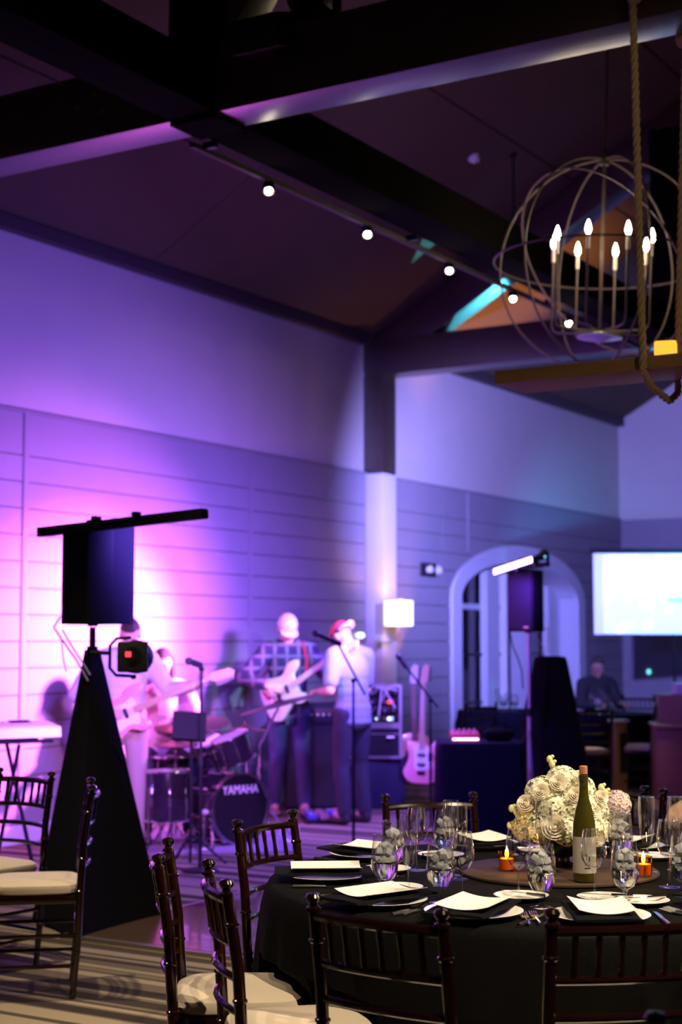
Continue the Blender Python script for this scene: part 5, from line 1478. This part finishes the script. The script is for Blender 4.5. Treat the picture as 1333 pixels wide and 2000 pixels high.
# ------------------------------------------------------------------ microphone and music stands
def mic_stand(base, zp, mic_a, mic_b, boom_end, lab, round_base=True):
    # base: floor point, zp: top of the vertical pole, the boom runs boom_end -> mic_a, the microphone mic_b -> mic_a (tip)
    t = thing('microphone_stand', base, lab, 'microphone stand')
    L = lambda v: Vector(v) - base
    if round_base: MB().lathe([(0, 0), (.125, 0), (.13, .006), (.12, .016), (.03, .026), (0, .03)], 28).build('base', M['black_paint'], t)
    else:
        for k in range(3):
            a = k * 2.09 + .6; MB().tube([(0, 0, .20), (.30 * math.cos(a), .30 * math.sin(a), .012)], .010).build('leg', M['black_paint'], t)
    MB().tube([(0, 0, .02), (0, 0, .02 + zp * .5), (0, 0, zp)], [.012, .012, .009], 10).build('pole', M['black_paint'], t)
    MB().cyl((0, 0, zp * .52), (0, 0, zp * .52 + .07), .019, n=10).build('clutch', M['black_plastic'], t)
    MB().ell((0, 0, zp), .020).build('joint', M['black_plastic'], t)
    MB().tube([L(boom_end), L(mic_b)], .0085, 8).build('boom', M['black_paint'], t)
    a, b2 = L(mic_b), L(mic_a); d = (b2 - a).normalized()
    fr = frame((0, 0, 0), d.orthogonal(), d).to_3x3(); Lm = (b2 - a).length
    m = MB().lathe([(0, -.03), (.012, -.03), (.014, 0), (.018, Lm * .68), (.019, Lm * .7), (.0, Lm * .7)], 16, fr, a); mic = m.build('microphone', M['black_plastic'], t)
    MB().ell(a + d * Lm * .84, (.026, .026, .030), fr).build('head_grille', M['grille'], mic)
    MB().cyl(a - d * .02, a + d * .05, .021, n=10).build('clip', M['black_plastic'], t)
    return t
B1 = at(391, 1702, Z=0); d1 = (B1 - _C).dot(_fw)
mic_stand(B1, 1.36, at(366, 1290, d=d1 - .05), at(388, 1298, d=d1), at(388, 1300, d=d1), 'straight black microphone stand in front of the drums')
B2 = at(691, 1662, Z=0); d2 = (B2 - _C).dot(_fw)
j2 = at(688, 1330, d=d2)
mic_stand(B2, j2.z, at(609, 1234, d=d2 - .15), at(660, 1256, d=d2 - .1), at(713, 1356, d=d2 + .05), 'boom microphone stand before the man in the grey T-shirt')
B3 = at(842, 1618, Z=0); d3 = (B3 - _C).dot(_fw)
j3 = at(841, 1368, d=d3)
mic_stand(B3, j3.z, at(777, 1279, d=d3), at(792, 1300, d=d3), at(856, 1382, d=d3), 'boom microphone stand before the guitars on the rack', False)
B4 = at(372, 1690, Z=0); d4 = (B4 - _C).dot(_fw)
ms = thing('music_stand', B4, 'black music stand desk standing left of the straight microphone stand', 'music stand', YAW)
hz = at(366, 1420, d=d4).z
MB().tube([(0, 0, .02), (0, 0, hz - .05)], .010).build('pole', M['black_paint'], ms)
for k in range(3):
    a = k * 2.09; MB().tube([(0, 0, .22), (.25 * math.cos(a), .25 * math.sin(a), .012)], .008).build('leg', M['black_paint'], ms)
Rm = Euler((-.45, 0.06, .15)).to_matrix()
bx('desk', (-.015, 0, hz), (.235, .012, .22), M['black_paint'], ms, Rm); bx('lip', Vector((-.015, 0, hz)) + Rm @ Vector((0, -.03, -.11)), (.235, .05, .01), M['black_paint'], ms, Rm)

# ------------------------------------------------------------------ guitars on the stand, amps, cases
GS = at(822, 1578, Z=0); dg = (GS - _C).dot(_fw)
gs = thing('guitar_stand', GS, 'low black stand holding the two resting guitars', 'guitar stand', YAW)
for x in (-.17, .17):
    MB().tube([(x, -.13, .012), (x, .0, .30), (x * .6, .14, .62)], .011).build('frame', M['black_paint'], gs)
    MB().tube([(x, .0, .30), (x * 1.05, .22, .012)], .011).build('leg', M['black_paint'], gs)
    MB().tube([(x * .7, -.03, .25), (x * .7, -.12, .235), (x * .7, -.13, .27)], .009).build('cradle', M['black_paint'], gs)
MB().tube([(-.17, .0, .30), (.17, .0, .30)], .011).build('crossbar', M['black_paint'], gs)
MB().tube([(-.102, .14, .62), (.102, .14, .62)], .010).build('top_bar', M['black_paint'], gs)
g = make_guitar('single', 'pale pink lit electric guitar leaning on the low stand', M['pink_lit_lacquer'], M['maple'], M['pickguard'], neck=.62, ns=6)
gdl = lambda x, y, z: GS + Vector((math.cos(YAW) * x - math.sin(YAW) * y, math.sin(YAW) * x + math.cos(YAW) * y, z))
pose_guitar(g, gdl(0.0, -.10, .45), gdl(.035, .10, 1.25), gdl(.1, -1, .2) - GS)
g = make_guitar('acoustic', 'brown acoustic guitar half hidden behind the pink-lit one', M['natural_lacquer'], M['oak_cabinet'], None, neck=.58, thick=.09, ns=6, name='acoustic_guitar', headm=M['white_gloss'])
pose_guitar(g, gdl(-.05, .13, .47), gdl(-.06, .28, 1.20), gdl(.1, -1, .2) - GS)

def road_case(p, w, d, h, lab, front, turn=0.0):
    t = cam_thing('road_case', p, lab, 'case', turn)
    bx('body', (0, 0, h / 2), (w, d, h), M['black_plastic'], t)
    for x in (-1, 1):
        for y in (-1, 1): bx('edge', (x * w / 2, y * d / 2, h / 2), (.026, .026, h + .01), M['alu'], t)
    for z in (0.006, h - .006):
        for y in (-1, 1): bx('edge', (0, y * d / 2, z), (w, .024, .022), M['alu'], t)
    return t
RC = at(718, 1578, Z=0); dr_ = (RC - _C).dot(_fw)
lowc = cam_thing('amplifier', RC, 'dark blue covered cabinet at the bottom of the amplifier pile', 'amplifier', .1)
bx('body', (0.06, 0.1, .235), (.56, .45, .47), M['case_navy'], lowc, bevel=.012)
for x in (-.17, .29): MB().tube([(x, -.14, .40), (x, -.165, .40), (x, -.165, .30), (x, -.14, .30)], .008, 6).build('handle', M['black_plastic'], lowc)
for x in (-.18, .30): MB().cyl((x, -.1, .0), (x, -.1, .004), .03).build('foot', M['black_plastic'], lowc)
zt = .472
mc = road_case(RC + Vector((0, .08, zt)), .53, .42, .29, 'closed black road case with pale metal edges in the amplifier pile', None)
MB().tube([(.14, -.214, .19), (.14, -.235, .19), (.20, -.235, .19), (.20, -.214, .19)], .008, 6).build('handle', M['alu'], mc)
bx('lid_line', (0, -.211, .22), (.50, .006, .008), M['alu'], mc)
rk = road_case(RC + Vector((0, .08, zt + .305)), .53, .40, .36, 'open rack case of patched gear with looping pale cables', None)
for k, (z, mm) in enumerate(((.055, 'black_plastic'), (.13, 'dark_steel'), (.21, 'black_plastic'), (.29, 'dark_steel'))):
    u = bx('rack_unit', (0, -.205, z), (.47, .02, .068), M[mm], rk, bevel=.003)
    for q in range(7):
        MB().cyl((-.19 + q * .062, -.214, z), (-.19 + q * .062, -.232, z), .011, n=10).build('knob', M['alu' if q % 2 else 'black_plastic'], u)
    if k in (0, 2): bx('meter', (.17, -.217, z), (.05, .006, .03), M['led_white' if k == 0 else 'red_digits'], u)
    if k == 0: bx('meter', (.05, -.217, z), (.035, .006, .02), M['led_white'], u)
for q, (x0_, z0_, x1_, z1_) in enumerate(((.02, .29, .2, .13), (.08, .21, .22, .29), (.13, .29, .05, .06))):
    MB().tube([(x0_, -.23, z0_), (x0_ + .03, -.29, z0_ + .05), ((x0_ + x1_) / 2, -.31, max(z0_, z1_) + .05), (x1_ + .01, -.28, z1_ + .03), (x1_, -.23, z1_)], .008, 6).build('patch_cable', M['white_print'], rk)
AM = at(628, 1586, Z=0) + Vector((-.22, .25, 0))
am = cam_thing('amplifier', AM, 'tall black bass amplifier between the two standing men', 'amplifier')
bx('cabinet', (0, 0, .39), (.58, .38, .76), M['black_plastic'], am, bevel=.01); bx('grille_cloth', (0, -.193, .39), (.53, .01, .70), M['grille'], am)
for x in (-.23, .23): MB().cyl((x, 0, 0), (x, 0, .02), .03).build('foot', M['black_plastic'], am)
ah = cam_thing('amplifier', AM + Vector((0, 0, .772)), 'flat amplifier head on the tall black bass amplifier', 'amplifier')
bx('case', (0, 0, .10), (.54, .34, .20), M['black_plastic'], ah, bevel=.01); bx('panel', (0, -.172, .10), (.5, .006, .11), M['dark_steel'], ah)
for q in range(8): MB().cyl((-.2 + q * .055, -.174, .10), (-.2 + q * .055, -.195, .10), .012, n=10).build('knob', M['alu'], ah)

PB = at(634, 1606, Z=0)
pb = cam_thing('pedalboard', PB, 'pedalboard with pink and blue effect pedals on the floor', 'pedalboard', .25)
bx('board', (0, 0, .03), (.36, .26, .03), M['black_plastic'], pb, Matrix.Rotation(.12, 3, 'X'))
for q, (x, y, mm) in enumerate(((-.12, .06, 'pedal_blue'), (-.03, .06, 'pedal_pink'), (.06, .06, 'pedal_blue'), (.13, .07, 'mixer_red'), (-.12, -.06, 'pedal_blue'), (-.02, -.06, 'pedal_pink'), (.10, -.06, 'pedal_pink'))):
    pe = bx('pedal', (x, y, .068 + y * .12), (.075, .095, .045), M[mm], pb, Matrix.Rotation(.12, 3, 'X'), bevel=.006)
    MB().cyl((x, y - .02, .09 + y * .12), (x, y - .02, .105 + y * .12), .010, n=10).build('footswitch', M['chrome'], pe)
    bx('face_label', (x, y + .0, .0925 + y * .12), (.05, .02, .004), M['white_print'], pe, Matrix.Rotation(.12, 3, 'X'))

ct = cam_thing('covered_table', at(938, 1640, Z=0) + Vector((0, .0, 0)), 'small table under a dark navy cloth, left of the pale pole', 'table')
m = MB(); n = 64; vs = []
for k, (s_, z) in enumerate(((0.0, .765), (.98, .765), (1.0, .758), (1.02, .70), (1.05, .35), (1.08, .004))):
    for j in range(n):
        a = 2 * PI * j / n; c, s = math.cos(a), math.sin(a); q = 1 / max(abs(c), abs(s)); q = min(q, 1.32)
        f = .02 * max(0, k - 2) / 3 * math.sin(j * 1.7)
        vs.append((.33 * c * q * (s_ + f), .28 * s * q * (s_ + f), z))
m.add(vs, [(k * n + j, k * n + (j + 1) % n, (k + 1) * n + (j + 1) % n, (k + 1) * n + j) for k in range(5) for j in range(n)]).build('cloth', M['navy_cloth'], ct)
bx('tabletop', (0, 0, .74), (.62, .52, .03), M['black_plastic'], ct)
for x in (-.28, .28):
    for y in (-.23, .23): MB().cyl((x, y, 0), (x, y, .73), .015).build('leg', M['dark_steel'], ct)
cb = ct.location
mxr = cam_thing('mixer', cb + Vector((math.cos(YAW) * -.115, math.sin(YAW) * -.115, .7665)), 'small red box mixer on the navy cloth table', 'mixer')
bx('case', (0, 0, .035), (.22, .20, .06), M['mixer_red'], mxr, Matrix.Rotation(.12, 3, 'X'), bevel=.006)
for q in range(5):
    for w in range(3): MB().cyl((-.08 + q * .04, -.05 + w * .05, .06 + w * .006), (-.08 + q * .04, -.05 + w * .05, .082 + w * .006), .008, n=8).build('knob', M['pedal_pink' if (q + w) % 2 else 'white_print'], mxr)
bx('front_strip', (0, -.104, .02), (.20, .006, .012), M['led_pink'], mxr)
bg = cam_thing('gear_bag', cb + Vector((math.cos(YAW) * .15, math.sin(YAW) * .15, .7665)), 'soft black gear bag beside the red mixer', 'bag')
fuse(MB().ell((0, 0, .055), (.13, .10, .055)).box((0, 0, .045), (.20, .15, .08)), 'body', M['black_cloth'], bg, .012, 6)
MB().tube([(-.07, -.02, .10), (-.04, -.02, .145), (.04, -.02, .145), (.07, -.02, .10)], .008, 6).build('handle', M['black_cloth'], bg)

# ------------------------------------------------------------------ things on the walls
LP = at(779, 1197, X=.46)
lpt = thing('wall_lamp', LP, 'glowing white drum-shade lamp beside the pilaster', 'lamp')
MB().lathe([(.150, -.135), (.153, -.135), (.153, .135), (.150, .135)], 36).build('shade', M['lamp_shade'], lpt)
MB().lathe([(.150, .135), (.1535, .1355), (.1535, .128), (.150, .128)], 36).build('shade_rim', M['alu'], lpt)
MB().tube([(0, 0, -.12), (0, 0, -.26), (-.12, .0, -.31), (-.225, 0, -.31)], .010).build('arm', M['alu'], lpt)
bx('wall_plate', (-.232, 0, -.31), (.014, .07, .12), M['alu'], lpt, bevel=.004)
MB().lathe([(0, -.13), (.018, -.12), (.02, -.06), (0, -.05)], 12).build('socket', M['alu'], lpt)
MB().ell((0, 0, -.02), (.028, .028, .04)).build('bulb', M['bulb'], lpt)
lamp('wall_lamp_light', 'POINT', (LP.x, LP.y, LP.z + .06), 6, ORANGE, None, .03)
p = at(704, 1241, X=.10)
t = thing('wall_spot', p, 'small white glaring lamp on the board wall beside the pilaster', 'lamp')
bx('mount', (-.085, 0, 0), (.04, .08, .08), M['alu'], t, bevel=.004)
MB().tube([(-.07, 0, 0), (-.02, 0, 0)], .010).build('arm', M['alu'], t)
MB().ell((.0, 0, 0), (.05, .045, .032)).build('bulb', M['led_white'], t)
p = at(833, 1113, X=.0)
t = thing('emergency_light', p, 'dark emergency light box with two small heads on the board wall', 'emergency light')
bx('box', (.04, 0, 0), (.07, .30, .15), M['black_plastic'], t, bevel=.008)
for y in (-.10, .12):
    h_ = MB().lathe([(0, -.03), (.035, -.03), (.045, .02), (.04, .025), (0, .02)], 14, Matrix.Rotation(1.45, 3, 'Y'), (.10, y, .0)).build('lamp_head', M['white_gloss'], t)
    MB().ell((.128, y, 0), (.008, .030, .030)).build('lens', M['white_gloss'], h_)
bx('face_strip', (.077, .128, 0), (.004, .02, .13), M['white_gloss'], t)
p = at(1268, 1312, Y=YC - .03)
o = MB().ell((0, 0, 0), (.03, .02, .035)).build('reflection_dot', M['led_cyan']); o.location = p; tag(o, 'tiny glowing cyan reflection dot on the far wall under the screen', 'light')  # added glowing dot stands in for a cyan reflection on the wall

# ------------------------------------------------------------------ projection screen
sd = 18.6
sc0 = at(1162, 1239, d=sd); sc1 = at(1162, 1080, d=sd); hS = sc1.z - sc0.z
scn = cam_thing('projection_screen', (sc0.x, sc0.y, sc0.z), 'bright projection screen on a tripod in the far right corner', 'screen', .02)
WS = 1.95
bx('fabric', (WS / 2, .012, hS / 2), (WS, .012, hS), mat('screen_fabric', (.75, .75, .8), .9, emit=(.28, .40, .85), estr=.62), scn)  # bluish glow put into the fabric so the margin looks lit
bx('picture', (WS / 2 + .055, 0, hS / 2), (WS - .14, .008, hS * .955), M['screen'], scn)
hp_ = [(.86, .44), (.90, .40), (1.02, .385), (1.20, .36), (1.45, .30), (1.62, .34), (1.62, .62), (1.40, .66), (1.25, .56), (1.12, .50), (1.05, .455), (.92, .46)]
MB().prism([(x, z * hS) for x, z in spline(hp_, 3)], -.010, -.006, Matrix(((1, 0, 0), (0, 0, 1), (0, 1, 0)))).build('pictured_shadow', mat('picture_grey', (.3, .4, .5), .9, emit=(.36, .62, .88), estr=.9), scn, False)
bx('top_case', (WS / 2, .03, hS + .03), (WS + .06, .06, .06), M['black_paint'], scn)
MB().tube([(WS / 2, .07, -sc0.z + .1), (WS / 2, .07, hS + .04)], .016).build('post', M['black_paint'], scn)
for k in range(3):
    a = k * 2.09 + .5; MB().tube([(WS / 2, .07, -sc0.z + .45), (WS / 2 + .5 * math.cos(a), .07 + .5 * math.sin(a), -sc0.z + .015)], .013).build('leg', M['black_paint'], scn)

# ------------------------------------------------------------------ far corner furniture
CB = at(1345, 1560, Z=0)
cbn = cam_thing('wooden_cabinet', CB, 'reddish wooden cabinet with a raised back at the right edge', 'cabinet', -.1)
bx('body', (0, 0, .36), (.66, .50, .70), M['oak_cabinet'], cbn, bevel=.008)
bx('worktop', (0, -.02, .725), (.70, .56, .03), M['tan_wood'], cbn, bevel=.005)
bx('hutch', (0.02, .12, .88), (.58, .24, .28), M['tan_wood'], cbn, bevel=.006)
for x in (-.16, .16):
    dd = bx('door', (x, -.255, .37), (.30, .02, .60), M['oak_cabinet'], cbn, bevel=.006); MB().ell((x * .25, -.275, .42), .014).build('knob', M['alu'], dd)
wbx = cam_thing('white_box', CB + Vector((.03, .10, 1.0215)), 'white flat box lit cyan on top of the wooden cabinet', 'box', -.05)
bx('body', (0.0, .02, .05), (.36, .22, .10), M['white_gloss'], wbx, bevel=.006); bx('lid', (0, .02, .104), (.38, .24, .012), M['white_gloss'], wbx, bevel=.003)
PD = at(1211, 1551, Z=0)
pd = cam_thing('pedestal', PD, 'small tan wooden pedestal with a pale top between the far chairs', 'pedestal', .2)
bx('column', (0, 0, .37), (.13, .13, .72), M['tan_wood'], pd, bevel=.004); bx('top', (0, 0, .74), (.17, .17, .022), M['white_gloss'], pd); bx('base', (0, 0, .012), (.19, .19, .024), M['tan_wood'], pd)
bx('dark_panel', (.02, -.068, .42), (.075, .008, .40), M['black_plastic'], pd)

def far_table(p, R_, lab):
    t = thing('banquet_table', p, lab, 'table'); n = 90; vs = []
    for k, (s_, z) in enumerate(((0, .765), (.98, .765), (1.0, .755), (1.03, .5), (1.07, .006))):
        for j in range(n):
            a = 2 * PI * j / n; rr = R_ * s_ + .03 * max(0, k - 2) / 2 * math.sin(a * 19); vs.append((rr * math.cos(a), rr * math.sin(a), z))
    MB().add(vs, [(k * n + j, k * n + (j + 1) % n, (k + 1) * n + (j + 1) % n, (k + 1) * n + j) for k in range(4) for j in range(n)]).build('cloth', M['navy_cloth'], t)
    MB().lathe([(0, .71), (R_ * .97, .71), (R_ * .97, .75), (0, .75)], 32).build('tabletop', M['black_plastic'], t)
    MB().cyl((0, 0, 0), (0, 0, .71), .04).build('pedestal', M['dark_steel'], t)
    return t
FT1 = at(1180, 1392, Z=.765); FT2 = at(988, 1387, Z=.765)
far_table((FT1.x, FT1.y, 0), .55, 'far dark-clothed table with glasses, right of the draped stand')
far_table((FT2.x, FT2.y, 0), .55, 'far dark-clothed table with glasses in front of the arched window')
for k, (px, py, kind) in enumerate(((1158, 1393, 'wine'), (1170, 1395, 'goblet'), (1176, 1391, 'flute'), (1188, 1394, 'wine'))):
    q = at(px, py, Z=.766); dup(gp[kind], (q.x, q.y, .7665), k, ['small wine glass leftmost on the far right table', 'small goblet second on the far right table', 'tall flute on the far right table', 'small wine glass rightmost on the far right table'][k], 'glasses on the far tables')
for k, (px, py, kind) in enumerate(((984, 1389, 'goblet'), (994, 1387, 'wine'), (1006, 1389, 'goblet'), (972, 1387, 'flute'))):
    q = at(px, py, Z=.766); dup(gp[kind], (q.x, q.y, .7665), k, ['glinting goblet left on the table before the arched window', 'glinting wine glass on the table before the arched window', 'glinting goblet right on the table before the arched window', 'glinting flute at the back of the table before the arched window'][k], 'glasses on the far tables')
sp_ = at(1168, 1545, Z=0); q = Vector((sp_.x, sp_.y, 0)) + Vector((-.75, .9, 0))
q = at(1164, 1320, d=18.5); 
person((q.x, q.y, 0), FC + .35, 'dark figure of a guest sitting at the far table, seen in shadow', dict(
    pelvis=(0, 0, .55), chest=(0, .02, .89), neck=(0, .04, 1.09), head=(0, .06, 1.24), sr=(.185, .02, 1.04), sl=(-.185, .02, 1.04), er=(.26, .10, .80), wr=(.15, .33, .82), el=(-.26, .10, .80), wl=(-.15, .33, .82),
    hr=(.10, .02, .53), hl=(-.10, .02, .53), kr=(.13, .44, .52), kl=(-.13, .44, .52), ar=(.13, .42, .085), al=(-.13, .42, .085)), 'jacket', M['dark_suit'], M['dark_suit'], M['shoe'], sleeve='long', seated=True, skin='skin_dark', hands=((0, 1, 0), (0, 1, 0)))
dup(ch0, (q.x, q.y, 0), FC + .35 - PI / 2, 'far chair under the seated guest in shadow', 'chairs at the far tables')

# guest at the right of the near table: only a hand comes into the picture
HP = cw(1.99, 6.24); hf = YAW + math.atan2(5.22 - 6.24, .73 - 1.99)
hw = at(1352, 1566, d=6.1); Mi = (Matrix.Translation(HP) @ Matrix.Rotation(hf - PI / 2, 4, 'Z')).inverted()
wl_ = Mi @ hw; tip = (Mi @ at(1310, 1590, d=6.0)) - wl_
shr = (.185, .06, 1.02)
er_ = Vector(shr).lerp(wl_, .5) + Vector((.06, 0, -.10))
person(HP, hf, 'guest at the right of the near table, only a rosy hand in view', dict(
    pelvis=(0, 0, .56), chest=(0, .04, .88), neck=(0, .07, 1.07), head=(0, .10, 1.21), sr=shr, sl=(-.185, .06, 1.02), er=tuple(er_), wr=tuple(wl_), el=(-.25, .12, .80), wl=(-.12, .34, .80),
    hr=(.10, .02, .54), hl=(-.10, .02, .54), kr=(.13, .44, .52), kl=(-.13, .44, .52), ar=(.13, .42, .085), al=(-.13, .42, .085)), 'jacket', M['dark_suit'], M['dark_suit'], M['shoe'], sleeve='long', seated=True,
    hands=(tuple(tip), (0, 1, 0)), palms=((0, 0, -1), (0, 0, -1)), curl=(.45, .6))
dup(ch0, (HP.x, HP.y, 0), hf - PI / 2, 'dark chiavari chair under the guest at the right of the near table', GR)
